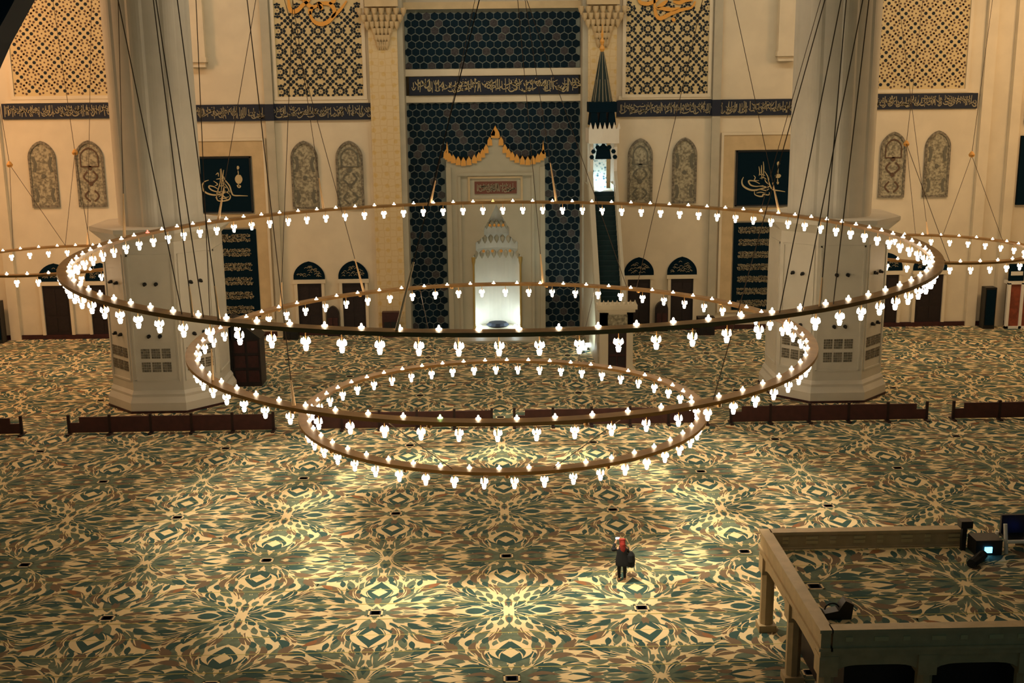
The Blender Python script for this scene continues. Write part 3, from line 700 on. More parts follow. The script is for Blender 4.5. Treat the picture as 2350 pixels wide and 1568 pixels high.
def ring_chandelier(label, cx, cy, z, R, n, ph, stays, odd=None, name='ring_chandelier', downs=0, dpow=0.):
    t = thing(name, label, 'chandelier', (cx, cy, z))
    zt, zb, ri, ro = -.05, -.18, R-.06, R+.44
    MB().lathe([(ri, zb), (ro, zb), (ro, zt), (ri, zt)], 192, m=0, closed=True).obj('ring_beam', brass, t, (0, 0, 0))
    cup, cl = lamp_mesh(.4); st = MB().tube((0, 0, -.18), (0, 0, -.57), .014, 6).mesh('lamp_stem', brass)
    up = MB().lathe([(.09, -.05), (.09, -.02), (.035, .0), (.036, .035), (.022, .075), (.0, .09)], 10).mesh('up_light', bulb_m)
    sock = MB().lathe([(.098, -.052), (.098, -.03), (.0, -.03)], 10).mesh('socket', brass)
    for j in range(n):
        a = ph-2*PI*j/n
        o = bpy.data.objects.new('up_light', up); C.objects.link(o); o.parent = t; o.location = (R*math.cos(a), R*math.sin(a), .0)
        if odd and j in odd:
            me = up.copy(); me.materials.clear(); me.materials.append(odd[j][0]); o.data = me; o['label'] = odd[j][1]
        a -= PI/n; r = R+.12
        l = bpy.data.objects.new('hanging_lamp', cup); C.objects.link(l); l.parent = t; l.location = (r*math.cos(a), r*math.sin(a), 0); l.rotation_euler = (0, 0, a)
        for nm, me in (('lamp_cluster', cl), ('lamp_stem', st)):
            q = bpy.data.objects.new(nm, me); C.objects.link(q); q.parent = l
    dm = MB().lathe([(.05, -.06), (.09, -.03), (.09, .08), (.0, .08)], 10).mesh('downlight', brass)
    for k in range(downs):                        # narrow downlights under the beam
        a = 2*PI*(k+.5)/downs; r = R+.3
        d = bpy.data.objects.new('downlight', dm); C.objects.link(d); d.parent = t; d.location = (r*math.cos(a), r*math.sin(a), zb-.08)
        l = spot('downlight_beam', (cx+r*math.cos(a), cy+r*math.sin(a), z+zb-.18), (cx+r*math.cos(a), cy+r*math.sin(a), 0), dpow, (1, .84, .60), 1.05, .9, .06)
    for (bx, by, tx, ty, dy, rod) in stays:      # cable and turnbuckle: foot and head given as picture points at the ring's depth
        # find the ring angle whose projection is nearest the foot
        best = None
        for k in range(720):
            a = 2*PI*k/720; p = np.array([cx+(R+.2)*math.cos(a), cy+(R+.2)*math.sin(a), z-.05]); d = p-CAM; zz = d@AF
            e = (IW/2+FPX*(d@AR)/zz-bx)**2+(IH/2-FPX*(d@AU)/zz-by)**2
            if best is None or e < best[0]: best = (e, p)
        p = best[1]
        if tx is None:                            # tied up to the middle ring's beam
            a = math.atan2(p[1]-cy, p[0]-cx)+ty; q = np.array([.01+13.15*math.cos(a), 50.19+13.15*math.sin(a), 7.84])
            x1, z1, dy = q[0], q[2], q[1]-p[1]
        else: x1, z1 = on_wall(tx, ty, p[1]+dy); q = np.array([x1, p[1]+dy, z1])
        if rod >= 0: q = p+(q-p)*(CEIL-p[2])/(q[2]-p[2])
        d = (q-p)/np.linalg.norm(q-p); off = -np.array([cx, cy, z])
        m = MB().tube(tuple(p+off), tuple(q+off), .017, 5); c = m.obj('stay_cable', cable_m, t, (0, 0, 0))
        if rod > 0: MB().tube(tuple(p+off), tuple(p+off+d*rod), .075 if dy == 0 else .05, 8, 0, .03).obj('stay_rod', rod_m, t, (0, 0, 0))
    return t
BIG = [(740, 472, 672, 0, 0, 1.7), (1278, 459, 1205, 0, 0, 2.2), (283, 537, 271, 0, 0, 2.0), (497, 492, 587, 0, 0, 1.7), (1788, 489, 1684, 0, 0, 1.6), (1747, 485, 1883, 0, 0, 0), (990, 466, 1090, 0, 0, 1.3),
       (1792, 709, 1930, 0, 2, 0), (1877, 696, 1942, 0, 2, .9), (1836, 702, 1980, 0, 2, 0), (1911, 690, 1994, 0, 2, 0), (417, 714, 271, 0, 2, 0), (443, 719, 352, 0, 2, .9), (467, 722, 358, 0, 2, 0), (504, 727, 407, 0, 2, 1.0), (907, 750, 1100, 0, 2, 2.0)]
ring_chandelier('largest and topmost of the three stacked gold ring chandeliers', .02, 50.0, 12.035, 17.424, 96, 1.9328-YAW, BIG,
                {82: (red_m, 'red glowing bulb'), 5: (amber_m, 'dim amber bulb')})
MID = [(833, 667, 729, 280, 0, 1.8), (1245, 652, 1215, 300, 0, 1.6), (1438, 664, 1362, 440, 0, 0), (1458, 668, 1555, 250, 0, 0), (495, 864, 478, 640, 1, 1.2), (680, 915, 664, 840, 0, .9), (1632, 908, 1893, 0, 1, 0), (645, 700, 648, 610, 0, 1.2)]
ring_chandelier('middle ring of the three stacked gold ring chandeliers', .01, 50.19, 8.012, 12.97, 64, 2.7913-YAW, MID, {46: (green_m, 'green glowing bulb')}, downs=16, dpow=1300.)
SML = [(1040, 1078, None, -.08, 0, -1), (1270, 1072, None, .10, 0, -1), (1325, 834, None, .06, 0, -1), (1000, 836, None, -.06, 0, -1)]   # hung from the middle ring
ring_chandelier('smallest and lowest of the three stacked gold ring chandeliers', .01, 49.09, 5.086, 8.346, 48, 1.5562-YAW, SML, downs=14, dpow=1150.)
SL = [(200, 565, 210, 0, 0, .9), (30, 572, 22, 378, 0, -1), (150, 564, 22, 378, 0, -1), (150, 564, 172, 350, 0, -1), (215, 615, 172, 350, 0, -1)]
SR = [(2130, 538, 2062, 0, 0, .9), (2300, 552, 2230, 357, 0, -1), (2165, 540, 2230, 357, 0, -1), (2100, 538, 2080, 330, 0, -1), (2180, 600, 2080, 330, 0, -1)]
tl_ = ring_chandelier('small gold ring chandelier at the left edge, behind left column', -28.3, 74.8, 8.0, 6.05, 32, .3, SL)
tr_ = ring_chandelier('small gold ring chandelier at the right edge, behind right column', 28.0, 74.7, 8.0, 6.12, 32, .12, SR, {22: (green_m, 'green glowing bulb')})
for t, x, y, px, py in ((tl_, 0, 0, 22, 378), (tl_, 0, 0, 172, 350), (tr_, 0, 0, 2230, 355), (tr_, 0, 0, 2080, 330)):
    X, Z = on_wall(px, py, 75.); MB().lathe([(.0, -.2), (.16, -.12), (.2, .0), (.1, .16), (.0, .24)], 10, (X-t.location.x, 75-t.location.y, Z-t.location.z)).obj('cable_hub', gold, t, (0, 0, 0))
    MB().tube((X-t.location.x, 75-t.location.y, Z-t.location.z), (X*1.06-t.location.x, 75-t.location.y, CEIL-t.location.z), .017, 5).obj('stay_cable', cable_m, t, (0, 0, 0))

# ------------------------------------------------------------------ minbar
mn = thing('minbar', 'tall marble minbar stair with dark cone roof right of the tiles', 'pulpit', (7.7, 74.4, 0))
m = MB(); m.box(6.66, 7.17, 74.4, 75.1, 0, 4.0); m.box(8.37, 8.79, 74.4, 75.1, 0, 4.0); m.box(6.66, 8.79, 74.4, 75.1, 2.75, 4.1); m.box(6.55, 8.9, 74.3, 75.2, 4.0, 4.2); m.box(6.42, 9.03, 74.2, 75.3, 4.2, 4.5)
for k in range(9): m.prism([(6.45+k*.29, 4.5), (6.45+k*.29+.24, 4.5), (6.45+k*.29+.12, 4.8)], 74.25, 74.5)
m.box(6.5, 8.95, 74.0, 75.2, 0, .2); m.obj('gate', stone, mn)
o = B(7.17, 8.37, 74.55, 74.7, .2, 2.75).obj('gate_door', wood_red, mn)
g = MB()
for zz in (.4, 1.2, 2.0):
    for xx in (7.25, 7.82): g.box(xx, xx+.46, 74.5, 74.56, zz, zz+.62)
g.obj('door_panel', wood_dark, o)
B(7.13, 8.41, 74.34, 74.42, 3.15, 3.85).obj('frieze', carved, mn)
m = MB(); NS = 34
for k in range(NS):
    y0 = 75.3+8.0*k/NS; z1 = .2+10.75*(k+1)/NS; m.box(6.95, 8.4, y0, y0+8.0/NS+.05, max(0, z1-.9), z1)
m.obj('stair', stair_m, mn)
for s, x0, x1 in ((-1, 6.55, 6.95), (1, 8.4, 8.66)):
    m = MB(); P = [(75.1, 0), (86.4, 0), (86.4, 11.4), (83.4, 11.4), (75.1, .9)]
    m.add([(x0, y, z) for y, z in P]+[(x1, y, z) for y, z in P], [(0, 1, 2, 3, 4), (9, 8, 7, 6, 5)]+[(i, i+5, (i+1) % 5+5, (i+1) % 5) for i in range(5)]); m.obj('side_wall', mihrab_marble, mn)
    m = MB()
    for k in range(12):
        y = 75.4+k*.68; z = .9+(y-75.1)*10.5/8.3; m.box(x0+.1, x1-.1, y, y+.12, z-.05, z+.85)
    m.add([(x0+.02, 75.1, 1.65), (x1-.02, 75.1, 1.65), (x1-.02, 83.4, 12.15), (x0+.02, 83.4, 12.15), (x0+.02, 75.1, 1.85), (x1-.02, 75.1, 1.85), (x1-.02, 83.4, 12.35), (x0+.02, 83.4, 12.35)], [(0, 3, 2, 1), (4, 5, 6, 7), (0, 1, 5, 4), (1, 2, 6, 5), (2, 3, 7, 6), (3, 0, 4, 7)])
    m.obj('balustrade', mihrab_marble, mn)
# kiosk on top
KX0, KX1, KY = 6.75, 8.65, 83.6
m = MB()
for x in (KX0, KX1-.22):
    for y in (KY, 85.9): m.box(x, x+.22, y, y+.22, 10.9, 14.8)
m.box(KX0-.1, KX1+.1, KY-.1, 86.2, 10.7, 10.95); m.box(KX0-.12, KX1+.12, KY-.15, 86.25, 14.3, 15.3)
m.obj('kiosk_frame', white_marble, mn)
m = MB()
for k in range(7): x = KX0-.1+k*.33; m.prism([(x, 15.3), (x+.24, 15.3), (x+.12, 15.75)], KY-.12, KY+.1)
m.obj('kiosk_crest', white_marble, mn)
glow = mat('kiosk_window_glow', (.08, .12, .14), .3)
nt = glow.node_tree; b = nt.nodes['Principled BSDF']; tc = nt.nodes.new('ShaderNodeTexCoord')
v = nt.nodes.new('ShaderNodeTexVoronoi'); v.inputs['Scale'].default_value = 4.2; cr = nt.nodes.new('ShaderNodeValToRGB'); cr.color_ramp.elements[0].position = .18; cr.color_ramp.elements[1].position = .5
cr.color_ramp.elements[0].color = (.01, .10, .18, 1); cr.color_ramp.elements[1].color = (.80, 1, 1, 1)
nt.links.new(tc.outputs['Object'], v.inputs['Vector']); nt.links.new(v.outputs['Distance'], cr.inputs[0])
nt.links.new(cr.outputs[0], b.inputs['Emission Color']); nt.links.new(cr.outputs[0], b.inputs['Base Color']); b.inputs['Emission Strength'].default_value = .16
B(6.97, 8.1, 85.6, 85.75, 10.95, 14.3).obj('stained_window', glow, mn, None).location = -mn.location
m = MB()
for a in (0, 30, 60, 90, 120, 150, 180):
    r = .78; x, z = 7.68+r*math.cos(math.radians(a))*1.05, 13.35+r*math.sin(math.radians(a))
    if a % 60 == 0 or a == 90 or True: m.dots(x, z, .17, KY+.05, 6, 0, 0, .08)
m.prism([(7.1, 13.2), (8.25, 13.2), (8.1, 14.0), (7.68, 14.25), (7.25, 14.0)], KY+.02, KY+.1); m.obj('fretwork_arch', teal_dark, mn)
m = MB()
KC = (7.66, 84.8)
sq = lambda h: [(KC[0]-h, KC[1]-h), (KC[0]+h, KC[1]-h), (KC[0]+h, KC[1]+h), (KC[0]-h, KC[1]+h)]
m.prism_z(sq(.98), 16.45, 17.15); m.obj('roof_drum', teal_dark, mn)
m = MB()
for k in (-1, 0, 1): m.prism([(KC[0]+k*.62-.30, 15.55), (KC[0]+k*.62+.30, 15.55), (KC[0]+k*.62+.20, 16.45), (KC[0]+k*.62-.20, 16.45)], KC[1]-.95, KC[1]+.95)
m.obj('roof_lantern', teal_dark, mn)
B(KC[0]-.8, KC[0]+.8, KC[1]-.6, KC[1]+.6, 15.3, 16.45).obj('lantern_core', wood_dark, mn)
m = MB(); m.lathe([(.74, 17.15), (.52, 18.4), (.30, 19.7), (.12, 20.6)], 8, (KC[0], KC[1], 0)); o = m.obj('cone_roof', velvet, mn)
m = MB()
for k in range(8):
    a = 2*PI*k/8
    m.tube((KC[0]+.76*math.cos(a), KC[1]+.76*math.sin(a), 17.15), (KC[0]+.12*math.cos(a), KC[1]+.12*math.sin(a), 20.6), .035, 4, 0, .02)
    a += PI/8; m.tube((KC[0]+.70*math.cos(a), KC[1]+.70*math.sin(a), 17.2), (KC[0]+.44*math.cos(a), KC[1]+.44*math.sin(a), 18.7), .03, 4, 0, .02)
m.obj('roof_rib', ink_dim, o)
MB().lathe([(.1, 20.6), (.2, 20.8), (.08, 21.05), (.17, 21.3), (.06, 21.55), (.1, 21.8), (.03, 22.1), (.0, 22.7)], 10, (KC[0], KC[1], 0)).obj('finial', gold, mn)
l = bpy.data.lights.new('kiosk_light', 'POINT'); l.energy = 60; l.color = (.72, .92, 1); l.shadow_soft_size = .1
o = bpy.data.objects.new('kiosk_light', l); C.objects.link(o); o.location = (7.6, 85.1, 11.15)
for px, py, lb in ((1340, 810, 'front small white floodlight on the carpet left of the minbar gate'), (1350, 803, 'rear small white floodlight on the carpet beside the minbar gate')):
    x, y = on_floor(px, py); t = thing('floodlight', lb, 'floodlight', (x, y, 0))
    m = MB(); m.box(x-.2, x+.2, y-.12, y+.12, 0, .05); m.box(x-.03, x+.03, y-.03, y+.03, .05, .2); m.obj('stand', black, t)
    B(x-.2, x+.2, y-.08, y+.1, .2, .48).obj('lamp_head', cool_m, t)
spot('minbar_wash', (5.2, 76.5, .4), (6.6, 81.5, 6.), 900, (.84, 1, .9), 1.5)

# ------------------------------------------------------------------ preacher's box by the left column
t = thing('preacher_box', 'dark wooden box with pointed top right of the left column', 'pulpit', (-15.9, 72.2, 0))
B(-16.75, -15.0, 72.2, 73.8, 0, 3.1).obj('body', wood_dark, t)
m = MB(); m.prism([(-16.85, 3.1), (-14.9, 3.1), (-16.2, 4.15), (-16.85, 4.4)], 72.1, 73.9); m.obj('pointed_top', black, t)
g = MB()
for xx in (-16.6, -15.78):
    for zz in (.3, 1.25, 2.2): g.box(xx, xx+.66, 72.13, 72.2, zz, zz+.75)
g.obj('lattice_panel', wood_red, t)
B(-17.0, -16.75, 72.1, 73.9, 0, 4.4).obj('side_post', black, t)

# ------------------------------------------------------------------ small furniture along the wall
def cabinet(label, x0, x1, z1, y0, y1, col, arched=False, name='wall_cabinet', dark=False):
    t = thing(name, label, 'cabinet', ((x0+x1)/2, y0, 0))
    if arched: MB().prism(arch_poly(x0, x1, 0, z1-.6, z1), y0, y1).obj('body', col, t)
    else: B(x0, x1, y0, y1, 0, z1).obj('body', col, t)
    g = MB(); w_ = x1-x0
    for k in range(2): g.box(x0+w_*(.1+.43*k), x0+w_*(.47+.43*k), y0-.04, y0, z1*.12, z1*.62)
    g.obj('door_panel', black if dark else wood_red, t)
cabinet('arched wooden bookcase between the two left bay doors', -12.75, -11.85, 2.3, 86.6, 87.0, wood_dark, True, 'bookcase')
cabinet('arched wooden bookcase between the two right bay doors', 12.0, 12.95, 2.3, 86.6, 87.0, wood_dark, True, 'bookcase')
cabinet('dark red wooden cabinet at the foot of the left relief pilaster', -8.55, -7.3, 1.9, 86.0, 86.6, wood_red, False, 'lectern_cabinet', True)
cabinet('dark arched cabinet behind the minbar gate, under its stairs', 9.0, 9.85, 2.2, 85.4, 86.0, wood_dark, True, 'arched_cabinet', True)
cabinet('low black box on the carpet in front of the left bay door', -15.9, -14.8, .8, 85.6, 86.4, black, False, 'low_box', True)
cabinet('low dark cabinet by the right text panel', 14.95, 16.2, 1.35, 85.0, 85.8, wood_dark, False, 'low_cabinet', True)
for s, lb in ((1, 'tall black column loudspeaker by the right end pilaster'), (-1, 'tall black column loudspeaker at the left edge of the wall')):
    t = thing('loudspeaker', lb, 'loudspeaker', (s*37.1, 86.1, 0), 'column loudspeakers')
    B(s*37.1-.42, s*37.1+.42, 85.8, 86.6, 0, 3.15).obj('speaker_body', black, t)
    B(s*37.1-.34, s*37.1+.34, 85.75, 85.8, .3, 3.0).obj('speaker_grille', teal_dark, t)
t = thing('display_case', 'white framed case with red-brown panels at the right edge', 'display case', (39.3, 85.8, 0))
m = MB()
for x in (38.3, 39.3, 40.6): m.box(x, x+.22, 85.7, 85.95, 0, 3.5)
m.box(38.3, 40.82, 85.7, 86.5, 3.4, 3.62); m.box(38.3, 40.82, 85.7, 85.95, 0, .2); m.obj('case_frame', white_marble, t)
m = MB(); m.box(38.52, 39.3, 85.8, 86.4, .2, 3.4); m.box(39.52, 40.6, 85.8, 86.4, .2, 3.4); m.obj('panel', kursi_red, t)
m = MB(); m.box(38.4, 39.5, 85.9, 86.1, 3.62, 4.9); m.obj('sign_board', teal_dark, t)
m = MB(); m.box(38.5, 39.4, 85.86, 85.9, 4.05, 4.35); m.lathe([(.0, -.5), (.55, -.3), (.62, .1), (.4, .5), (.0, .62)], 12, (40.1, 86.0, 4.5)); m.obj('pale_panel', white_marble, t)
t = thing('calligraphy_board', 'dark board cut by the right edge of the picture', 'calligraphy board', (40.6, 87, 9.2))
B(38.95, 42.6, WY-.2, WY, 9.2, 14.3).obj('board', teal_dark, t)
m = MB()
for zz in (15.3, 15.9, 16.5): m.box(39.1, 42.4, WY-.4, WY, zz, zz+.3)
m.obj('dark_moulding', black, t)

# ------------------------------------------------------------------ low wooden barriers
FY = 62.45
def barrier(x0, x1, npan, label, end_l=True, end_r=True, posts=None):
    t = thing('barrier_fence', label, 'barrier', ((x0+x1)/2, FY, 0), 'low wooden barriers across the hall')
    w_ = (x1-x0)/npan
    for k in range(npan):
        a, b = x0+k*w_+.04, x0+(k+1)*w_-.04; m = MB()
        ca, cb = a, b
        if k == 0 and end_l: m.box(a, a+.55, FY-.05, FY+.05, .1, .66); ca = a+.55
        if k == npan-1 and end_r: m.box(b-.55, b, FY-.05, FY+.05, .1, .66); cb = b-.55
        m.box(ca, cb, FY-.05, FY+.05, .1, .98); m.obj('barrier_panel', wood_rail, t)
    for k in range(npan+1):
        x = x0+k*w_; m = MB(); m.box(x-.07, x+.07, FY-.07, FY+.07, 0, 1.1); m.box(x-.09, x+.09, FY-.42, FY+.42, 0, .09); m.obj('barrier_post', wood_post, t)
barrier(-33.0, -26.35, 3, 'dark wooden barrier at the far left edge of the hall', False, True)
barrier(-23.75, -12.55, 5, 'dark wooden barrier in front of the left column', True, False)
barrier(-10.85, -.5, 5, 'dark wooden barrier left of the middle gap, below the middle ring', False, False)
barrier(.75, 11.45, 5, 'dark wooden barrier right of the middle gap, below the middle ring', True, False)
barrier(12.8, 23.75, 5, 'dark wooden barrier in front of the right column', True, True)
barrier(25.25, 33.0, 3, 'dark wooden barrier at the far right edge of the hall', True, False)

# ------------------------------------------------------------------ raised marble platform (lower right)
PX0, PX1, PY0, PY1, PZ = 8.72, 18.9, 30.4, 37.95, 3.0
pf = thing('marble_platform', 'raised marble platform on columns at lower right, carpeted, with parapet', 'platform', (PX0, PY0, 0))
B(PX0, PX1, PY0, PY1, PZ-.22, PZ).obj('deck', platform_marble, pf)
pc = bpy.data.objects.new('platform_carpet', carpet_mesh('platform_carpet', PX0+.4, PX1-.1, PY0+.4, PY1-.4, PZ+.01)); C.objects.link(pc); pc.parent = pf; pc.location = -pf.location
def rail(name, x0, x1, y0, y1):
    m = MB(); m.box(x0, x1, y0, y1, PZ, PZ+.52); m.box(x0-.05, x1+.05, y0-.05, y1+.05, PZ+.52, PZ+.62); m.box(x0-.06, x1+.06, y0-.06, y1+.06, PZ-.04, PZ+.05); m.obj(name, platform_marble, pf)
rail('parapet', PX0, PX0+.28, PY0, PY1); rail('parapet', PX0+.34, PX1, PY0, PY0+.28); rail('parapet', PX0+.34, 15.75, PY1-.28, PY1); rail('parapet', 17.55, PX1, PY1-.28, PY1)
m = MB()
for k in range(9):
    x = PX0+.7+k*.82
    if x > 15.4: continue
    for zz in (PZ+.18, PZ+.34): m.box(x, x+.2+.2*(k % 2), PY1-.31, PY1-.28, zz, zz+.1)
    m.box(x, x+.2+.2*(k % 2), PY0-.03, PY0, PZ+.25, PZ+.38)
m.obj('parapet_relief', lattice, pf)
cols = [(PX0+.25, PY0+.25), (PX0+.25, PY0+3.7), (PX0+.25, PY1-.25), (PX0+3.1, PY0+.25), (PX0+6.0, PY0+.25), (PX0+9.0, PY0+.25), (PX0+5.2, PY1-.25), (PX0+9.0, PY1-.25)]
for x, y in cols:
    m = MB(); m.box(x-.3, x+.3, y-.3, y+.3, 0, .25); m.prism_z(octo(x, y, .22), .25, 2.2); m.box(x-.27, x+.27, y-.27, y+.27, 2.15, PZ-.22); m.obj('column', platform_marble, pf)
def arch_beam(horizontal, a, b, c):
    n = 14; top = PZ-.22; P = []
    w_ = b-a
    for i in range(n+1):
        t_ = i/n; u = a+w_*t_; q = abs(2*t_-1); z = 2.05+.42*(1-q**5)
        P.append((u, z))
    poly = [(a, top)]+P+[(b, top)]
    m = MB()
    if horizontal: m.prism(poly[::-1], c-.18, c+.18)
    else:
        k = len(poly); m.add([(c-.18, u, z) for u, z in poly]+[(c+.18, u, z) for u, z in poly], [tuple(range(k)), tuple(range(2*k-1, k-1, -1))]+[(i, (i+1) % k, (i+1) % k+k, i+k) for i in range(k)])
    m.obj('arch', platform_marble, pf)
for i in range(3): arch_beam(True, PX0+.25+[0, 2.85, 5.75][i], PX0+.25+[2.85, 5.75, 8.75][i], PY0+.25)
arch_beam(False, PY0+.25, PY0+3.7, PX0+.25); arch_beam(False, PY0+3.7, PY1-.25, PX0+.25)
arch_beam(True, PX0+.25, PX0+5.2, PY1-.25); arch_beam(True, PX0+5.2, PX0+9.0, PY1-.25)
B(PX0+1.0, PX1, PY0+.9, PY1-1.2, 0, PZ-.22).obj('under_deck_dark', wood_dark, pf)  # dark box added below the deck to stand in for the shade there
# things standing on the platform
t = thing('sound_mixer', 'black sound desk with cyan light on the platform by its far parapet', 'sound desk', (16.2, 37.1, PZ))
m = MB(); m.box(15.75, 16.65, 36.75, 37.45, PZ+.02, PZ+.55); m.obj('desk_body', black, t)
B(16.05, 16.30, 36.71, 36.75, PZ+.12, PZ+.32).obj('indicator', cyan_m, t)
m = MB(); m.box(15.45, 15.6, 37.2, 37.35, PZ+.02, PZ+.95); m.box(15.35, 15.75, 37.1, 37.45, PZ+.85, PZ+1.1); m.obj('stand', black, t)
t = thing('keyboard_case', 'long dark bag lying on the platform carpet before the sound desk', 'bag', (15.6, 36.3, PZ))
m = MB(); m.tube((15.2, 35.75, PZ+.16), (15.9, 36.5, PZ+.16), .16, 8); m.obj('bag_body', coat_m, t); MB().tube((15.5, 36.05, PZ+.30), (15.7, 36.25, PZ+.36), .03, 6).obj('handle', black, t)
for i, (x, y, lb) in enumerate(((17.35, 37.3, 'pale framed chair with blue light on the platform by the gap'), (18.5, 37.3, 'pale framed chair at the right edge of the platform'))):
    t = thing('framed_chair', lb, 'chair', (x, y, PZ))
    m = MB()
    for a, b in (((x-.5, y-.45, PZ+.02), (x-.5, y-.2, PZ+1.0)), ((x+.5, y-.45, PZ+.02), (x+.5, y-.2, PZ+1.0)), ((x-.5, y-.45, PZ+.45), (x+.5, y-.45, PZ+.45)), ((x-.5, y+.35, PZ+.02), (x-.5, y+.35, PZ+.5)), ((x+.5, y+.35, PZ+.02), (x+.5, y+.35, PZ+.5))): m.tube(a, b, .07, 8)
    m.obj('chair_frame', white_marble, t)
    B(x-.45, x+.45, y-.4, y+.35, PZ+.4, PZ+.5).obj('seat', black, t); B(x-.44, x+.44, y+.22, y+.34, PZ+.5, PZ+1.15).obj('backrest', black, t)
    if i == 0: B(x+.18, x+.36, y-.44, y-.40, PZ+.5, PZ+.6).obj('indicator', blue_m, t)
t = thing('dark_bag', 'black bag in the near left corner of the platform', 'bag', (9.75, 32.4, PZ))
m = MB(); m.prism([(9.3, PZ+.02), (10.15, PZ+.02), (10.2, PZ+.5), (9.95, PZ+.62), (9.75, PZ+.3), (9.35, PZ+.22)], 32.2, 32.55); m.obj('bag_body', black, t)
m = MB()
for k in range(8):
    a0, a1 = PI*k/8, PI*(k+1)/8; m.tube((9.6+.22*math.cos(a0), 32.37, PZ+.28+.2*math.sin(a0)), (9.6+.22*math.cos(a1), 32.37, PZ+.28+.2*math.sin(a1)), .025, 6)
m.obj('handle', black, t)

# ------------------------------------------------------------------ person taking a photograph
px, py = on_floor(1427, 1335)
body = thing('person', 'person in red headscarf and black coat standing on the carpet raising a phone', 'person', (px, py, 0))
def skin_mesh(name, verts, edges, radii, m, parent, root=0, sub=2):
    me = bpy.data.meshes.new(name); me.from_pydata(verts, edges, []); me.materials.append(m)
    o = bpy.data.objects.new(name, me); C.objects.link(o); o.parent = parent
    md = o.modifiers.new('skin', 'SKIN'); md.use_smooth_shade = True
    sv = me.skin_vertices[0].data
    for i, r in enumerate(radii): sv[i].radius = r if isinstance(r, tuple) else (r, r); sv[i].use_root = (i == root)
    s = o.modifiers.new('sub', 'SUBSURF'); s.levels = sub; s.render_levels = sub
    return o
# facing +y (away from the camera); x to the right
V_ = [(0, 0, .90), (0, .0, 1.10), (0, .01, 1.28), (0, .0, 1.40), (0, .02, 1.47), (0, .04, 1.58), (0, .03, 1.64),
      (-.10, 0, .84), (-.11, .02, .48), (-.10, -.02, .10), (-.11, .12, .035), (.10, 0, .84), (.11, .02, .48), (.11, -.02, .10), (.12, .12, .035),
      (-.17, .0, 1.36), (-.36, .10, 1.24), (-.22, .30, 1.50), (-.19, .33, 1.56), (.17, .0, 1.36), (.25, .14, 1.16), (.06, .32, 1.46), (.01, .34, 1.52)]
E_ = [(0, 1), (1, 2), (2, 3), (3, 4), (4, 5), (5, 6), (0, 7), (7, 8), (8, 9), (9, 10), (0, 11), (11, 12), (12, 13), (13, 14), (3, 15), (15, 16), (16, 17), (17, 18), (3, 19), (19, 20), (20, 21), (21, 22)]
Rr = [(.15, .11), (.13, .10), (.15, .11), (.12, .09), .055, (.075, .09), (.07, .08), .085, .06, .042, .035, .085, .06, .042, .035, .06, .048, .034, .03, .06, .048, .034, .03]
skin_mesh('body', V_, E_, Rr, skin, body)
def fingers(cx, cy, cz, s):
    m = []
    for k in range(4):
        x = cx+s*(-.03+.02*k); m.append(([(x, cy, cz), (x-s*.004, cy+.03, cz+.045), (x-s*.02, cy+.025, cz+.085-.006*abs(k-1))], .009))
    m.append(([(cx+s*.035, cy-.01, cz-.01), (cx+s*.055, cy+.01, cz+.02), (cx+s*.045, cy+.03, cz+.05)], .010))
    return m
for s, (hx, hy, hz) in ((-1, (-.19, .335, 1.575)), (1, (.01, .345, 1.535))):
    vs = []; es = []; rs = []
    for pts, r in fingers(hx, hy, hz, s):
        b0 = len(vs); vs += pts; es += [(b0, b0+1), (b0+1, b0+2)]; rs += [r]*3
    skin_mesh('finger', vs, es, rs, skin, body, 0, 1)
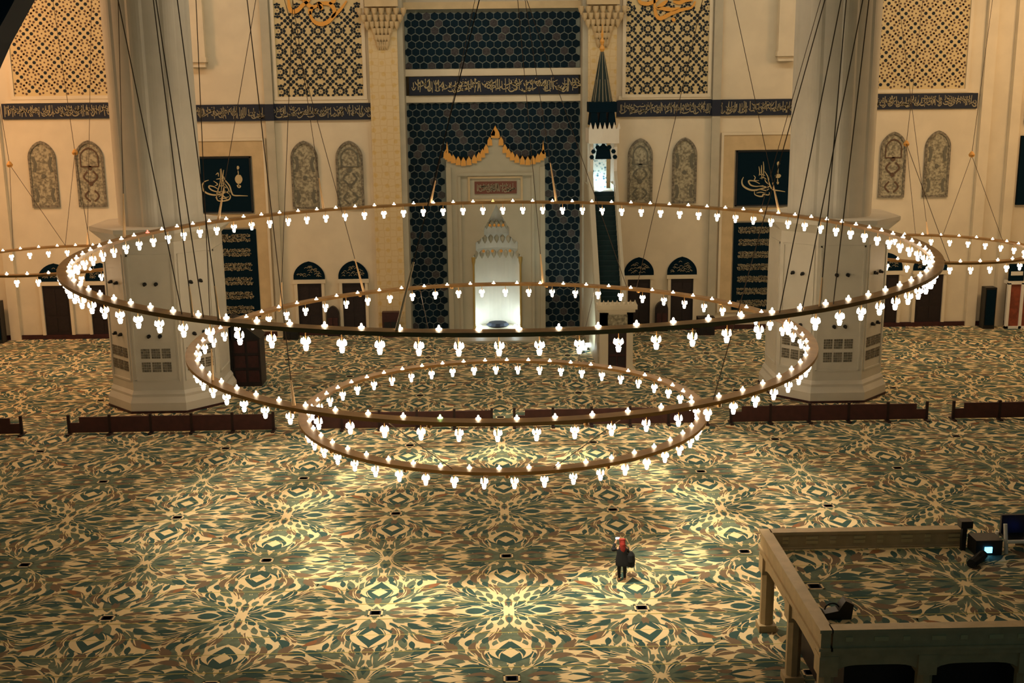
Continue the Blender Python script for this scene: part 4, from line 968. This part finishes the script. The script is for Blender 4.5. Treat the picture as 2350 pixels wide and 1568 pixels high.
# coat: hem flares to the right where a bag hangs under it
m = MB(); rings = [(.70, .31, .21, .05), (.86, .29, .20, .03), (1.0, .25, .17, .01), (1.15, .20, .15, 0), (1.28, .21, .14, 0), (1.40, .17, .12, 0), (1.47, .09, .08, .0)]
N = 20; vs = []; fs = []
for z, rx, ry, ox in rings:
    for i in range(N):
        a = 2*PI*i/N; k = 1+.05*math.sin(5*a+z*3); vs.append((ox+rx*k*math.cos(a), ry*k*math.sin(a), z))
for j in range(len(rings)-1):
    for i in range(N): fs.append((j*N+i, j*N+(i+1) % N, (j+1)*N+(i+1) % N, (j+1)*N+i))
m.add(vs, fs); m.obj('coat', coat_m, body, (0, 0, 0), True)
skin_mesh('coat_sleeve', [(-.15, 0, 1.37), (-.365, .10, 1.235), (-.235, .28, 1.47)], [(0, 1), (1, 2)], [.085, .075, .055], coat_m, body)
skin_mesh('coat_sleeve', [(.15, 0, 1.37), (.26, .14, 1.15), (.075, .30, 1.43)], [(0, 1), (1, 2)], [.085, .075, .055], coat_m, body)
skin_mesh('trousers', [(0, 0, .86), (-.10, 0, .80), (-.11, .02, .48), (-.10, -.01, .13), (.10, 0, .80), (.11, .02, .48), (.11, -.01, .13)], [(0, 1), (1, 2), (2, 3), (0, 4), (4, 5), (5, 6)], [.13, .10, .075, .06, .10, .075, .06], coat_m, body)
skin_mesh('headscarf', [(0, .04, 1.69), (0, .02, 1.60), (.01, -.05, 1.47), (.02, -.10, 1.34), (.03, -.11, 1.22), (0, .04, 1.755)], [(0, 1), (1, 2), (2, 3), (3, 4), (0, 5)], [(.115, .125), (.125, .13), (.13, .09), (.11, .05), (.05, .03), (.06, .065)], scarf_m, body, 1)
ph_ = B(px-.22, px-.06, py+.36, py+.37, 1.585, 1.675)
t = thing('phone', 'small phone with a lit screen held up by the person', 'phone', (px-.14, py+.365, 1.585))
ph_.obj('phone_body', black, t); B(px-.215, px-.065, py+.355, py+.36, 1.59, 1.67).obj('screen', screen_m, t)
t = thing('shoulder_bag', 'black shoulder bag hanging at the right hip of the person', 'bag', (px+.33, py, .6))
m = MB(); m.lathe([(.0, -.30), (.15, -.27), (.18, -.05), (.15, .2), (.07, .32), (.0, .33)], 14); m.obj('bag_body', coat_m, t, (0, 0, .30))
MB().tube((-.02, -.02, .6), (-.2, -.05, .80), .02, 6).obj('strap', black, t, (0, 0, 0))
